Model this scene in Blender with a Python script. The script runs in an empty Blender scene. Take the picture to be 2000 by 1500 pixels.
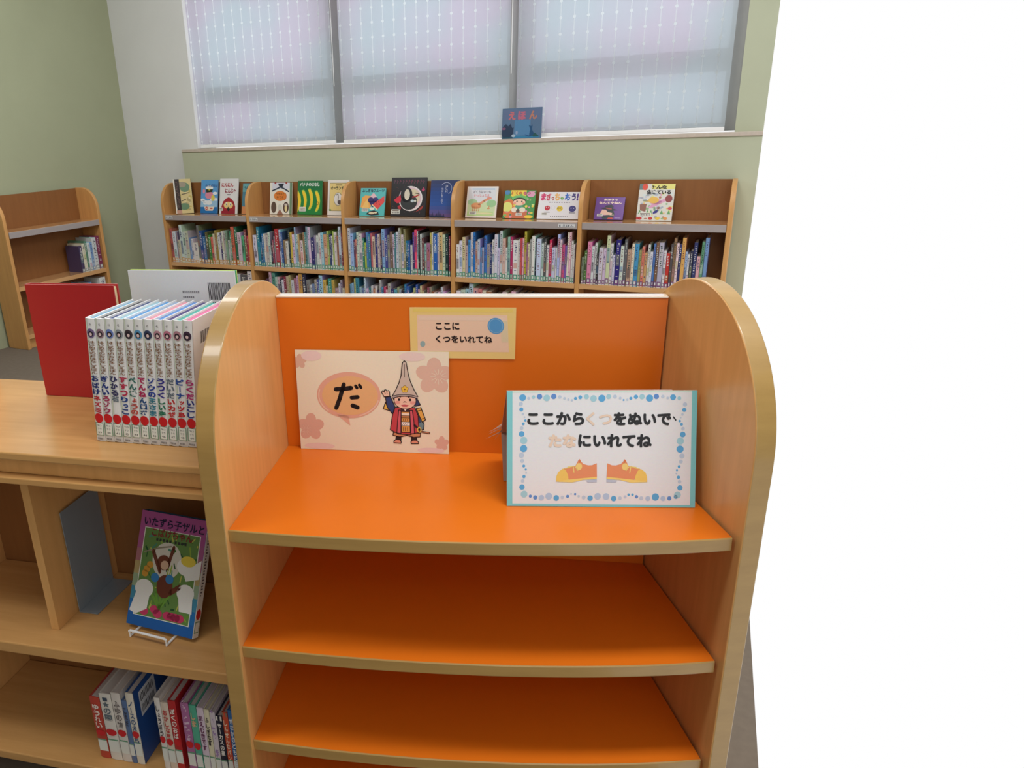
import bpy, math, random
import numpy as np
from mathutils import Vector, Matrix
from mathutils.geometry import tessellate_polygon

# ------------------------------------------------------------------ scene, camera, light
SC = bpy.context.scene
COL = SC.collection
H = 1.5                                   # eye height; every z below is measured from the eye
SC.view_settings.view_transform = 'Standard'
SC.view_settings.look = 'None'
SC.view_settings.gamma = 1.0
SC.view_settings.use_curve_mapping = False
SC.view_settings.exposure = 0.0
cam_d = bpy.data.cameras.new('camera'); cam = bpy.data.objects.new('camera', cam_d); COL.objects.link(cam)
cam_d.sensor_fit = 'HORIZONTAL'; cam_d.sensor_width = 36.0
cam_d.lens = 36.0 * 1400.0 / 2000.0
cam_d.shift_x = 0.12525
cam_d.clip_start = 0.02; cam_d.clip_end = 100
Rv = Vector((0.99931977, -0.01209842, -0.03483718)); Uv = Vector((0.03687819, 0.32784115, 0.94401281)); Fv = Vector((0, 0.94465539, -0.3280643))
m3 = Matrix((Rv, Uv, -Fv)).transposed()
cam.matrix_world = Matrix.Translation((0, 0, H)) @ m3.to_4x4()
SC.camera = cam

world = bpy.data.worlds.new('daylight'); SC.world = world; world.use_nodes = True
bg = world.node_tree.nodes['Background']; bg.inputs[0].default_value = (1.0, 1.0, 1.0, 1); bg.inputs[1].default_value = 1.0

def area(name, loc, target, sx, sy, power, col=(1, 1, 1)):
    l = bpy.data.lights.new(name, 'AREA'); l.shape = 'RECTANGLE'; l.size = sx; l.size_y = sy; l.energy = power; l.color = col
    o = bpy.data.objects.new(name, l); COL.objects.link(o); o.location = loc
    o.rotation_euler = (Vector(target) - Vector(loc)).to_track_quat('-Z', 'Y').to_euler()
    return o

CEIL = [((0.75, 0.74, 2.93), 19.5), ((0.5, -1.2, 2.93), 3), ((-1.2, 0.75, 2.93), 12.5), ((-1.3, 2.9, 2.93), 12)]   # strip lamps
for i, (p, w) in enumerate(CEIL):
    a = area('ceiling_lamp', p, (p[0], p[1] + .001, 0), 1.2, .3, w, (.97, .985, 1.0)); a.data.spread = math.radians(150)
for i, (p, w) in enumerate([((-1.75, 4.2, 2.72), 78), ((0.9, 3.3, 2.72), 48)]):                                        # unseen point fills, added to brighten the column and blinds
    l = bpy.data.lights.new('back_fill_light', 'POINT'); l.energy = w; l.shadow_soft_size = .3; l.color = (.97, .985, 1.0)
    o = bpy.data.objects.new('back_fill_light', l); COL.objects.link(o); o.location = p

# ------------------------------------------------------------------ frames: (origin xy, yaw); local x right, y away from the viewer, z up
YO, YB, YL = 0.17852433, 0.46676615, 0.245
PO, PB, PL = (-0.22253944, 1.49889722), (-1.87574914, 6.44706483), (-0.35172762, 1.22958842)
def to_world(frame, p):
    (ox, oy), yaw = frame
    c, s = math.cos(yaw), math.sin(yaw)
    return Vector((ox + c * p[0] + s * p[1], oy - s * p[0] + c * p[1], H + p[2]))
def to_local(frame, w):
    (ox, oy), yaw = frame
    c, s = math.cos(yaw), math.sin(yaw); dx, dy = w[0] - ox, w[1] - oy
    return Vector((c * dx - s * dy, s * dx + c * dy, w[2] - H))
FO, FB, FL = (PO, YO), (PB, YB), (PL, YL)
LW = -0.60                                # left wall, in the back wall's frame
FW = (tuple(to_world(FB, (LW + 0.25, -1.29, 0))[:2]), YB - math.pi / 2)   # the case along the left wall

# ------------------------------------------------------------------ colours and materials
def s2l(c):
    c = c / 255.0
    return c / 12.92 if c <= 0.04045 else ((c + 0.055) / 1.055) ** 2.4
def lin(rgb): return tuple(s2l(c) for c in rgb)

def new_mat(name):
    m = bpy.data.materials.new(name); m.use_nodes = True
    return m, m.node_tree, m.node_tree.nodes['Principled BSDF']
def set_in(b, **k):
    for n, v in k.items():
        n = n.replace('_', ' ')
        if n in b.inputs: b.inputs[n].default_value = v
def mat_print(name, rough, spec=0.35):
    m, nt, b = new_mat(name)
    a = nt.nodes.new('ShaderNodeAttribute'); a.attribute_name = 'Col'
    nz = nt.nodes.new('ShaderNodeTexNoise'); nz.inputs['Scale'].default_value = 60; nz.inputs['Detail'].default_value = 3
    mx = nt.nodes.new('ShaderNodeMix'); mx.data_type = 'RGBA'; mx.blend_type = 'MULTIPLY'; mx.inputs[0].default_value = 0.10
    nt.links.new(a.outputs['Color'], mx.inputs[6]); nt.links.new(nz.outputs['Color'], mx.inputs[7])
    nt.links.new(mx.outputs[2], b.inputs['Base Color'])
    set_in(b, Roughness=rough, Specular_IOR_Level=spec)
    return m
def mat_wood(name, rgb, rough=0.32, dark=0.86, coat=0.0, axis='Z'):
    m, nt, b = new_mat(name)
    tc = nt.nodes.new('ShaderNodeTexCoord'); mp = nt.nodes.new('ShaderNodeMapping')
    mp.inputs['Scale'].default_value = (30, 30, 2.2) if axis == 'Z' else (2.2, 30, 30)
    nz = nt.nodes.new('ShaderNodeTexNoise'); nz.inputs['Scale'].default_value = 1.6; nz.inputs['Detail'].default_value = 5; nz.inputs['Roughness'].default_value = 0.6
    rp = nt.nodes.new('ShaderNodeValToRGB')
    c = lin(rgb); rp.color_ramp.elements[0].position = 0.3; rp.color_ramp.elements[1].position = 0.72
    rp.color_ramp.elements[0].color = (c[0] * dark, c[1] * dark * 0.97, c[2] * dark * 0.92, 1); rp.color_ramp.elements[1].color = (*c, 1)
    nt.links.new(tc.outputs['Object'], mp.inputs[0]); nt.links.new(mp.outputs[0], nz.inputs['Vector'])
    nt.links.new(nz.outputs['Fac'], rp.inputs[0]); nt.links.new(rp.outputs[0], b.inputs['Base Color'])
    set_in(b, Roughness=rough, Specular_IOR_Level=0.5, Coat_Weight=coat, Coat_Roughness=0.08)
    return m
def mat_plain(name, rgb, rough=0.6, spec=0.4, noise=0.06, scale=9, metal=0.0, coat=0.0, coat_rough=0.1, bump=0.0):
    m, nt, b = new_mat(name)
    c = lin(rgb)
    nz = nt.nodes.new('ShaderNodeTexNoise'); nz.inputs['Scale'].default_value = scale; nz.inputs['Detail'].default_value = 4
    rp = nt.nodes.new('ShaderNodeValToRGB')
    rp.color_ramp.elements[0].position = 0.3; rp.color_ramp.elements[1].position = 0.7
    k = 1 - noise
    rp.color_ramp.elements[0].color = (c[0] * k, c[1] * k, c[2] * k, 1); rp.color_ramp.elements[1].color = (*c, 1)
    tc = nt.nodes.new('ShaderNodeTexCoord'); nt.links.new(tc.outputs['Object'], nz.inputs['Vector'])
    nt.links.new(nz.outputs['Fac'], rp.inputs[0]); nt.links.new(rp.outputs[0], b.inputs['Base Color'])
    if bump:
        n2 = nt.nodes.new('ShaderNodeTexNoise'); n2.inputs['Scale'].default_value = 220; bp = nt.nodes.new('ShaderNodeBump'); bp.inputs['Strength'].default_value = bump
        bp.inputs['Distance'].default_value = 0.002
        nt.links.new(tc.outputs['Object'], n2.inputs['Vector']); nt.links.new(n2.outputs['Fac'], bp.inputs['Height']); nt.links.new(bp.outputs[0], b.inputs['Normal'])
    set_in(b, Roughness=rough, Specular_IOR_Level=spec, Metallic=metal, Coat_Weight=coat, Coat_Roughness=coat_rough)
    return m

M = {}
M['print'] = mat_print('printed_paper', 0.5)
M['gloss'] = mat_print('laminated_cover', 0.3, 0.45)
M['wood'] = mat_wood('maple_panel', (226, 172, 108), 0.30)
M['wood_h'] = mat_wood('maple_shelf', (206, 157, 98), 0.24, axis='X')
M['edge'] = mat_wood('maple_edge', (176, 140, 80), 0.34, coat=0.35, axis='X')
M['case'] = mat_wood('beech_case', (214, 160, 98), 0.36)
M['case_h'] = mat_wood('beech_case_shelf', (220, 170, 116), 0.16, coat=0.6, axis='X')
M['dark'] = mat_wood('brown_back_board', (142, 92, 46), 0.6)  # darker brown wood for the back panels
M['orange'] = mat_plain('orange_laminate', (220, 112, 24), 0.30, 0.32, 0.03, 14)
M['rail'] = mat_plain('reflection_pale_rail', (246, 230, 208), 0.10, 0.6, 0.03, 14, coat=1.0, coat_rough=0.03)  # wood rail; the window's reflection is put into its pale base colour
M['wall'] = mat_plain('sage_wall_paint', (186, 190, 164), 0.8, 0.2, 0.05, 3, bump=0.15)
M['wall_l'] = mat_plain('sage_wall_shaded', (168, 172, 142), 0.8, 0.2, 0.05, 3, bump=0.15)  # the same sage, darkened in colour for walls in shade
M['column'] = mat_plain('white_plaster', (222, 222, 220), 0.8, 0.2, 0.04, 3, bump=0.15)
M['floor'] = mat_plain('pale_floor', (120, 108, 96), 0.8, 0.2, 0.12, 40)
M['sill'] = mat_plain('stone_sill', (200, 186, 172), 0.4, 0.4, 0.12, 30)
M['alu'] = mat_plain('grey_aluminium', (172, 170, 166), 0.5, 0.4, 0.04, 20)
M['railgrey'] = mat_plain('grey_label_rail', (168, 158, 156), 0.35, 0.5, 0.06, 20)
M['white'] = mat_plain('white_plastic', (243, 243, 243), 0.4, 0.5, 0.02, 20)
M['card'] = mat_plain('grey_cardboard', (176, 148, 136), 0.8, 0.2, 0.1, 40)
M['steel'] = mat_plain('grey_sheet_steel', (150, 160, 168), 0.35, 0.5, 0.04, 20, metal=0.3)
def mat_blind():
    m, nt, b = new_mat('blind_fabric'); N = nt.nodes; L = nt.links
    tc = N.new('ShaderNodeTexCoord'); sx = N.new('ShaderNodeSeparateXYZ'); L.new(tc.outputs['Object'], sx.inputs[0])
    def math_(op, a, b_=None, clamp=False):
        n = N.new('ShaderNodeMath'); n.operation = op; n.use_clamp = clamp
        for i, v in enumerate((a, b_)):
            if v is None: continue
            if isinstance(v, (int, float)): n.inputs[i].default_value = v
            else: L.new(v, n.inputs[i])
        return n.outputs[0]
    px, pz = 0.0885, 0.098
    dx = math_('ABSOLUTE', math_('SUBTRACT', math_('MODULO', math_('ADD', sx.outputs[0], 10 * px + px * .3), px), px / 2))
    dz = math_('ABSOLUTE', math_('SUBTRACT', math_('MODULO', math_('ADD', sx.outputs[2], 10 * pz), pz), pz / 2))
    line = math_('LESS_THAN', dx, 0.0030)
    d2 = math_('ADD', math_('MULTIPLY', dx, dx), math_('MULTIPLY', dz, dz))
    dot = math_('LESS_THAN', d2, 0.0098 ** 2)
    nz = N.new('ShaderNodeTexNoise'); nz.inputs['Scale'].default_value = 1.3; nz.inputs['Detail'].default_value = 2; L.new(tc.outputs['Object'], nz.inputs['Vector'])
    rp = N.new('ShaderNodeValToRGB'); L.new(nz.outputs['Fac'], rp.inputs[0])
    rp.color_ramp.elements[0].position = 0.42; rp.color_ramp.elements[1].position = 0.58
    rp.color_ramp.elements[0].color = (0.87, 0.84, 0.95, 1); rp.color_ramp.elements[1].color = (0.81, 0.88, 0.95, 1)
    tr = N.new('ShaderNodeBsdfTransparent'); L.new(rp.outputs[0], tr.inputs[0])
    trw = N.new('ShaderNodeBsdfTranslucent'); trw.inputs[0].default_value = (0.97, 0.99, 1, 1)
    di = N.new('ShaderNodeBsdfDiffuse'); di.inputs[0].default_value = (0.84, 0.82, 0.77, 1)
    tl = N.new('ShaderNodeBsdfTranslucent'); L.new(rp.outputs[0], tl.inputs[0])
    m1 = N.new('ShaderNodeMixShader'); m1.inputs[0].default_value = 0.72; L.new(di.outputs[0], m1.inputs[1]); L.new(tl.outputs[0], m1.inputs[2])
    m2 = N.new('ShaderNodeMixShader'); m2.inputs[0].default_value = 0.33; L.new(m1.outputs[0], m2.inputs[1]); L.new(tr.outputs[0], m2.inputs[2])
    hole = math_('MAXIMUM', math_('MULTIPLY', line, 0.7), math_('MULTIPLY', dot, 0.95))
    m3_ = N.new('ShaderNodeMixShader'); L.new(hole, m3_.inputs[0]); L.new(m2.outputs[0], m3_.inputs[1]); L.new(trw.outputs[0], m3_.inputs[2])
    L.new(m3_.outputs[0], N['Material Output'].inputs['Surface'])
    return m
M['blind'] = mat_blind()
def mat_glass():
    m, nt, b = new_mat('window_glass'); N = nt.nodes
    tr = N.new('ShaderNodeBsdfTransparent'); tr.inputs[0].default_value = (0.97, 0.99, 1, 1)
    gl = N.new('ShaderNodeBsdfGlossy'); gl.inputs['Roughness'].default_value = 0.02
    mx = N.new('ShaderNodeMixShader'); mx.inputs[0].default_value = 0.05
    nt.links.new(tr.outputs[0], mx.inputs[1]); nt.links.new(gl.outputs[0], mx.inputs[2]); nt.links.new(mx.outputs[0], N['Material Output'].inputs['Surface'])
    return m
M['glass'] = mat_glass()

# ------------------------------------------------------------------ object helpers
def empty(name, loc, rz=0.0, rot=None):
    o = bpy.data.objects.new(name, None); o.empty_display_size = 0.05; COL.objects.link(o)
    o.location = loc; o.rotation_euler = rot if rot else (0, 0, rz)
    return o
def tag(o, label=None, cat=None, group=None, kind=None):
    for k, v in (('label', label), ('category', cat), ('group', group), ('kind', kind)):
        if v: o[k] = v
    return o

class MB:
    """collects coloured faces and links them as ONE mesh object"""
    def __init__(s): s.v = []; s.f = []; s.c = []
    def face(s, pts, col):
        b = len(s.v); s.v += [tuple(p) for p in pts]; s.f.append(tuple(range(b, b + len(pts)))); s.c.append(lin(col))
    def box(s, x0, x1, y0, y1, z0, z1, col=(200, 200, 200)):
        b = len(s.v)
        s.v += [(x0, y0, z0), (x1, y0, z0), (x1, y1, z0), (x0, y1, z0), (x0, y0, z1), (x1, y0, z1), (x1, y1, z1), (x0, y1, z1)]
        for q in ((0, 3, 2, 1), (4, 5, 6, 7), (0, 1, 5, 4), (1, 2, 6, 5), (2, 3, 7, 6), (3, 0, 4, 7)):
            s.f.append(tuple(b + i for i in q)); s.c.append(lin(col))
    def prism(s, bot, top, col=(200, 200, 200)):
        """bot/top: matching loops of 3-D points"""
        n = len(bot); b = len(s.v)
        s.v += [tuple(p) for p in bot] + [tuple(p) for p in top]
        for i in range(n):
            j = (i + 1) % n
            s.f.append((b + i, b + j, b + n + j, b + n + i)); s.c.append(lin(col))
        s.f.append(tuple(b + i for i in reversed(range(n)))); s.c.append(lin(col))
        s.f.append(tuple(b + n + i for i in range(n))); s.c.append(lin(col))
    def tube(s, pts, r, col=(230, 230, 230), n=8):
        P = [Vector(p) for p in pts]; rings = []
        b = len(s.v)
        for i, p in enumerate(P):
            d = (P[min(i + 1, len(P) - 1)] - P[max(i - 1, 0)]).normalized()
            a = d.cross(Vector((0, 0, 1)) if abs(d.z) < 0.9 else Vector((1, 0, 0))).normalized(); c = d.cross(a)
            for k in range(n):
                t = 2 * math.pi * k / n; s.v.append(tuple(p + r * (math.cos(t) * a + math.sin(t) * c)))
        for i in range(len(P) - 1):
            for k in range(n):
                s.f.append((b + i * n + k, b + i * n + (k + 1) % n, b + (i + 1) * n + (k + 1) % n, b + (i + 1) * n + k)); s.c.append(lin(col))
        s.f.append(tuple(b + k for k in reversed(range(n)))); s.c.append(lin(col))
        s.f.append(tuple(b + (len(P) - 1) * n + k for k in range(n))); s.c.append(lin(col))
    def build(s, name, mat, parent=None, bevel=0.0, smooth=False, fix=True, seg=2):
        me = bpy.data.meshes.new(name); me.from_pydata(s.v, [], s.f)
        a = me.color_attributes.new('Col', 'FLOAT_COLOR', 'CORNER')
        arr = []
        for f, c in zip(s.f, s.c): arr += [c[0], c[1], c[2], 1.0] * len(f)
        a.data.foreach_set('color', arr)
        me.materials.append(mat)
        if smooth:
            me.polygons.foreach_set('use_smooth', [True] * len(me.polygons)); me.update(); me.set_sharp_from_angle(angle=math.radians(30))
        me.update()
        o = bpy.data.objects.new(name, me); COL.objects.link(o)
        if parent: o.parent = parent
        if bevel:
            md = o.modifiers.new('bevel', 'BEVEL'); md.width = bevel; md.segments = seg; md.limit_method = 'ANGLE'; md.angle_limit = math.radians(40); md.harden_normals = smooth
        return o

_glyph = {}
def glyphs(txt, bold):
    k = (txt, bold)
    if k in _glyph: return _glyph[k]
    cu = bpy.data.curves.new('t', 'FONT'); cu.body = txt; cu.size = 1.0; cu.offset = bold; cu.resolution_u = 3
    o = bpy.data.objects.new('t', cu); COL.objects.link(o)
    dg = bpy.context.evaluated_depsgraph_get(); dg.update()
    ev = o.evaluated_get(dg); me = ev.to_mesh()
    V = [(v.co.x, v.co.y) for v in me.vertices]; F = [tuple(p.vertices) for p in me.polygons]
    ev.to_mesh_clear(); bpy.data.objects.remove(o); bpy.data.curves.remove(cu)
    _glyph[k] = (V, F); return V, F

class Art:
    """flat print in units of a sheet W x H; f maps (x, y up, layer) to a 3-D point, faces go into an MB"""
    def __init__(s, mb, f, px=None, clip=False): s.mb, s.f, s.px, s.clip = mb, f, px, clip
    def P(s, x, y, l):
        if s.px: x, y = s.px(x, y)
        return s.f(x, y, l)
    def poly(s, pts, col, l=1):
        if s.clip:
            q = [s.px(*p) for p in pts] if s.px else [tuple(p) for p in pts]
            if min(min(p) for p in q) < 0 or max(max(p) for p in q) > 1:
                for ax, lim, sg in ((0, 0, 1), (0, 1, -1), (1, 0, 1), (1, 1, -1)):
                    o = []
                    for i in range(len(q)):
                        a, b = q[i - 1], q[i]; ia, ib = sg * (a[ax] - lim) >= 0, sg * (b[ax] - lim) >= 0
                        if ia != ib:
                            t = (lim - a[ax]) / (b[ax] - a[ax]); o.append((a[0] + t * (b[0] - a[0]), a[1] + t * (b[1] - a[1])))
                        if ib: o.append(b)
                    q = o
                    if len(q) < 3: return
                tri = tessellate_polygon([[Vector((p[0], p[1], 0)) for p in q]])
                b = len(s.mb.v); s.mb.v += [tuple(s.f(p[0], p[1], l)) for p in q]
                for t in tri: s.mb.f.append(tuple(b + i for i in t)); s.mb.c.append(lin(col))
                return
        tri = tessellate_polygon([[Vector((p[0], p[1], 0)) for p in pts]])
        b = len(s.mb.v); s.mb.v += [tuple(s.P(p[0], p[1], l)) for p in pts]
        for t in tri: s.mb.f.append(tuple(b + i for i in t)); s.mb.c.append(lin(col))
    def rect(s, x0, y0, x1, y1, col, l=1): s.poly([(x0, y0), (x1, y0), (x1, y1), (x0, y1)], col, l)
    def oval(s, cx, cy, rx, ry, col, l=1, n=20): s.poly([(cx + rx * math.cos(2 * math.pi * i / n), cy + ry * math.sin(2 * math.pi * i / n)) for i in range(n)], col, l)
    def disc(s, cx, cy, rx, ry, col, l=1, n=10):
        E = [(cx - rx * math.cos(math.pi * i / n), ry * math.sin(math.pi * i / n)) for i in range(n + 1)]
        for (xa, ya), (xb, yb) in zip(E, E[1:]): s.poly([(xa, cy - ya), (xb, cy - yb), (xb, cy + yb), (xa, cy + ya)] if ya > 1e-6 and yb > 1e-6 else ([(xa, cy), (xb, cy - yb), (xb, cy + yb)] if yb > 1e-6 else [(xa, cy - ya), (xb, cy), (xa, cy + ya)]), col, l)
    def ring(s, cx, cy, rx, ry, w, col, l=1, n=28, a0=0, a1=2 * math.pi):
        A = [a0 + (a1 - a0) * i / n for i in range(n + 1)]
        for i in range(n):
            s.poly([(cx + (rx + k) * math.cos(t), cy + (ry + k) * math.sin(t)) for t, k in ((A[i], -w / 2), (A[i + 1], -w / 2), (A[i + 1], w / 2), (A[i], w / 2))], col, l)
    def stroke(s, pts, w, col, l=1, closed=False, cap=True):
        P = [Vector(p) for p in pts]
        if closed: P = P + [P[0]]
        for a, b in zip(P, P[1:]):
            d = b - a
            if d.length < 1e-9: continue
            n = Vector((-d.y, d.x)).normalized() * w / 2
            s.poly([a + n, b + n, b - n, a - n], col, l)
        if cap:
            for a in P: s.oval(a.x, a.y, w / 2, w / 2, col, l, 8)
    def text(s, t, x0, y0, x1, y1, col, l=2, bold=0.0, slant=0.0):
        V, F = glyphs(t, bold)
        if not V: return
        ax = min(v[0] for v in V); bx = max(v[0] for v in V); ay = min(v[1] for v in V); by = max(v[1] for v in V)
        sx, sy = (x1 - x0) / max(bx - ax, 1e-6), (y1 - y0) / max(by - ay, 1e-6)
        b = len(s.mb.v)
        for v in V:
            yy = (v[1] - ay)
            s.mb.v.append(tuple(s.P(x0 + (v[0] - ax + slant * yy) * sx, y0 + yy * sy, l)))
        for f in F: s.mb.f.append(tuple(b + i for i in f)); s.mb.c.append(lin(col))
    def heavy(s, t, x0, y0, x1, y1, col, l=3, w=.02):
        hx, hy = w * abs(y1 - y0), w * (y1 - y0)
        s.text(t, x0 + hx, y0 + hy, x1 - hx, y1 - hy, col, l)
        for i in range(8):
            a = i * math.pi / 4; dx, dy = hx * math.cos(a), hy * math.sin(a)
            s.text(t, x0 + hx + dx, y0 + hy + dy, x1 - hx + dx, y1 - hy + dy, col, l + .3 * (i + 1))
    def vtext(s, t, cx, ytop, ch, cw, col, l=2, bold=0.0):
        y = ytop
        for c in t:
            if c == ' ': y -= ch * .4; continue
            if c == 'ー': s.rect(cx - cw * .07, y - ch * .9, cx + cw * .07, y - ch * .1, col, l)
            elif c in 'っゃゅょッャュョ': s.text(c, cx - cw * .2, y - ch * .85, cx + cw * .45, y - ch * .2, col, l, bold)
            else: s.text(c, cx - cw / 2, y - ch * .94, cx + cw / 2, y - ch * .06, col, l, bold)
            y -= ch

def homography(src, dst):
    A = []; B = []
    for (x, y), (u, v) in zip(src, dst):
        A += [[x, y, 1, 0, 0, 0, -u * x, -u * y], [0, 0, 0, x, y, 1, -v * x, -v * y]]; B += [u, v]
    h = np.linalg.solve(np.array(A, float), np.array(B, float))
    def f(x, y):
        w = h[6] * x + h[7] * y + 1
        return ((h[0] * x + h[1] * y + h[2]) / w, (h[3] * x + h[4] * y + h[5]) / w)
    return f

LAY = 0.00025
def front_face(W_, H_, y=0.0):            # print on the face that looks to -y, sheet units 0..1
    return lambda x, y_, l: (x * W_, y - LAY * l, y_ * H_)

# ------------------------------------------------------------------ the room
def struct(o, ): o['kind'] = 'structure'; return o

WU0, WU1, WD = 0.215, 4.46, 0.30          # window opening, and depth of the upper wall behind the case fronts
Z0 = -H
def fb_obj(o): o.location = to_world(FB, (0, 0, 0)); o.rotation_euler = (0, 0, -YB); return struct(o)

mb = MB()
R_END = 4.62
mb.box(WU1, R_END, WD, WD + .25, Z0, 1.45)                       # right of the windows
mb.box(WU0, WU1, WD, WD + .25, Z0, -.075)                        # behind the cases
mb.box(WU0, WU1, WD, WD + .25, 1.30, 1.45)
fb_obj(mb.build('wall_back', M['wall']))
mb = MB(); mb.box(LW, WU0, WD, WD + .25, Z0, 1.45)
o = fb_obj(mb.build('column', M['column']))
mb = MB(); mb.box(.085, R_END, .24, WD - .001, Z0, -.083)
fb_obj(mb.build('wall_below_windows', M['wall']))
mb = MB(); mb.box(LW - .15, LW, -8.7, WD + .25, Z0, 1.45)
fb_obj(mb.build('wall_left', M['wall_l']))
mb = MB(); mb.box(.09, R_END, .228, WD + .05, -.083, -.058)
fb_obj(mb.build('trim_1', M['sill'], bevel=.003))
mb = MB()
fl = [to_world(FB, (LW, WD, 0)), to_world(FB, (R_END, WD, 0)), to_world(FO, (1.0, -.42, 0)), to_world(FO, (1.0, -1.6, 0)), to_world(FB, (R_END + .6, -8.6, 0)), to_world(FB, (LW, -8.6, 0))]
mb.prism([(p.x, p.y, -.05) for p in reversed(fl)], [(p.x, p.y, 0.0) for p in reversed(fl)])
struct(mb.build('floor', M['floor']))

p0, p1 = to_world(FB, (LW, -8.6, 0)), to_world(FB, (R_END + .6, -8.6, 0))
mb = MB(); d_ = (p1 - p0).normalized(); n_ = Vector((-d_.y, d_.x, 0)) * -.15
mb.prism([(p.x, p.y, 0) for p in (p0, p0 + n_, p1 + n_, p1)], [(p.x, p.y, 2.95) for p in (p0, p0 + n_, p1 + n_, p1)])
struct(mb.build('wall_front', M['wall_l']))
mb = MB(); mb.box(2.4, 2.55, -3.9, 2.05, 0, 2.95); struct(mb.build('wall_light_blocker', M['wall_l']))  # unseen wall stub, added to block light from the right
mb = MB(); mb.box(LW - .15, R_END, -8.7, WD + .25, 1.45, 1.5)
fb_obj(mb.build('ceiling', M['column']))

mb = MB(); mb.box(WU0 + .0005, WU0 + .006, WD + .002, WD + .25, -.055, 1.299); fb_obj(mb.build('jamb_brightener', M['white']))  # thin white board added to brighten the window jamb
# windows: three frames with glass behind the blinds
wins = [(WU0, 1.60), (1.60, 3.05), (3.05, WU1)]
for i, (a, b) in enumerate(wins):
    r = fb_obj(empty('window_%d' % (i + 1), (0, 0, 0)))
    mb = MB(); y0, y1 = WD + .10, WD + .16
    l = .09
    mb.box(a, a + (.012 if i == 0 else l), y0, y1, -.05, 1.30); mb.box(b - l, b, y0, y1, -.05, 1.30)
    mb.box(a + l, b - l, y0, y1, -.05, .0); mb.box(a + l, b - l, y0, y1, 1.25, 1.30)
    mb.box(a + l, b - l, y0, y1, .305, .435)
    mb.build('window_frame', M['alu'], r)
    mb = MB(); mb.box(a + l, b - l, y0 + .025, y0 + .031, 0, .305); mb.box(a + l, b - l, y0 + .025, y0 + .031, .435, 1.25)
    mb.build('pane', M['glass'], r)

# roller blinds
blinds = [(.262, 1.613, 'roller blind nearest the white column, backlit pale lavender with dotted stripes'),
          (1.683, 3.013, 'middle roller blind, backlit, hanging left of the blue picture-book sign'),
          (3.066, 4.40, 'rightmost roller blind, hanging right of the blue picture-book sign')]
for i, (a, b, lab) in enumerate(blinds):
    r = empty('roller_blind', to_world(FB, (a, WD - .012, -.052)), -YB)
    tag(r, lab, 'blind', 'roller blinds over the windows')
    w = b - a
    mb = MB(); mb.box(0, w, 0, .0008, .028, 1.36); mb.build('fabric', M['blind'], r)
    mb = MB(); mb.box(0, w, -.006, .008, 0, .026, (235, 235, 238)); mb.build('bottom_rail', M['white'], r, bevel=.003)
    mb = MB(); mb.tube([(0.0, 0, 1.37), (w, 0, 1.37)], .02, n=14); mb.build('roller', M['white'], r)
    if i < 2:
        mb = MB()
        mb.tube([(w + .012, -.004, 1.36), (w + .012, -.004, .42 if i == 0 else .42)], .0028, n=6)
        mb.build('pull_chain', M['white'], r)

# ------------------------------------------------------------------ picture bookcases
CZ, CL, CB = -.593, -1.0065, -1.385      # display shelf, upper book shelf, bottom book shelf
def case_profile(depth, z0, zc, zt, ex):
    """side panel outline as (y, z): straight front, quarter ellipse, flat top"""
    pts = [(depth, z0), (0.0, z0), (0.0, zc)]
    for i in range(1, 13):
        t = math.pi / 2 * i / 12
        pts.append((ex * (1 - math.cos(t)), zc + (zt - zc) * math.sin(t)))
    pts.append((depth, zt)); return pts
def side_panel(root, x0, x1, depth=.225):
    pr = case_profile(depth, -H, -.505, -.333, .15)
    mb = MB(); mb.prism([(x0, y, z) for y, z in pr], [(x1, y, z) for y, z in pr])
    return mb.build('side_panel', M['case'], root, bevel=.004, smooth=True)
def bookcase(frame, u, w, label, left=True, right=False, card=None, group='picture bookcases under the windows'):
    r = empty('bookcase', to_world(frame, (u, 0, -H)), -frame[1]); tag(r, label, 'bookcase', group)
    off = H
    def B(name, mat, x0, x1, y0, y1, z0, z1, bevel=.0015, parent=None):
        mb = MB(); mb.box(x0, x1, y0, y1, z0, z1); o = mb.build(name, mat, parent or r, bevel=bevel)
        o.location.z = off if parent is None else 0
        return o
    for on, x0, x1 in ((left, -.0145, .0145), (right, w - .0145, w + .0145)):
        if on: side_panel(r, x0, x1).location.z = off
    a, b = .0155, w - .0155
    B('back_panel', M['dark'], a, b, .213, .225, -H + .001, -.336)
    B('shelf', M['case_h'], a, b, .004, .212, CZ - .022, CZ)
    B('shelf', M['case_h'], a, b, .004, .212, CL - .034, CL)
    B('shelf', M['case_h'], a, b, .004, .212, CB - .034, CB)
    B('kickboard', M['case'], a, b, .03, .048, -H + .001, CB - .035)
    rail = B('label_rail', M['railgrey'], a, b, -.004, .003, CZ - .046, CZ - .001)
    if card:
        mb = MB(); x = a + .012 if card == 'l' else b - .125
        wd = .075 if card == 'l' else .11
        mb.box(x, x + wd, -.0062, -.0042, CZ - .034, CZ - .012, (225, 225, 225))
        A = Art(mb, lambda X, Y, l: (x + X * wd, -.0062 - LAY * l, CZ - .034 + Y * .022))
        A.text('E えほん', .06, .12, .94, .88, (70, 75, 90), 1, .02)
        mb.build('name_card', M['print'], rail)
    return r
bay_labels = ['beech bookcase at the left end of the row, next to the white column',
              'second beech bookcase from the white column, green banana book on top',
              'third beech bookcase from the white column, large black book on top',
              'fourth beech bookcase from the white column, three pale children\'s covers on top',
              'fifth beech bookcase from the white column, small purple book on top']
for k in range(5):
    bookcase(FB, .9 * k, .9, bay_labels[k], True, k == 4, {0: 'l', 1: 'l', 3: 'r'}.get(k))
lc = bookcase(FW, 0, .9, 'beech bookcase with rounded top along the green left wall', True, True, group='bookcases along the left wall')

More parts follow.
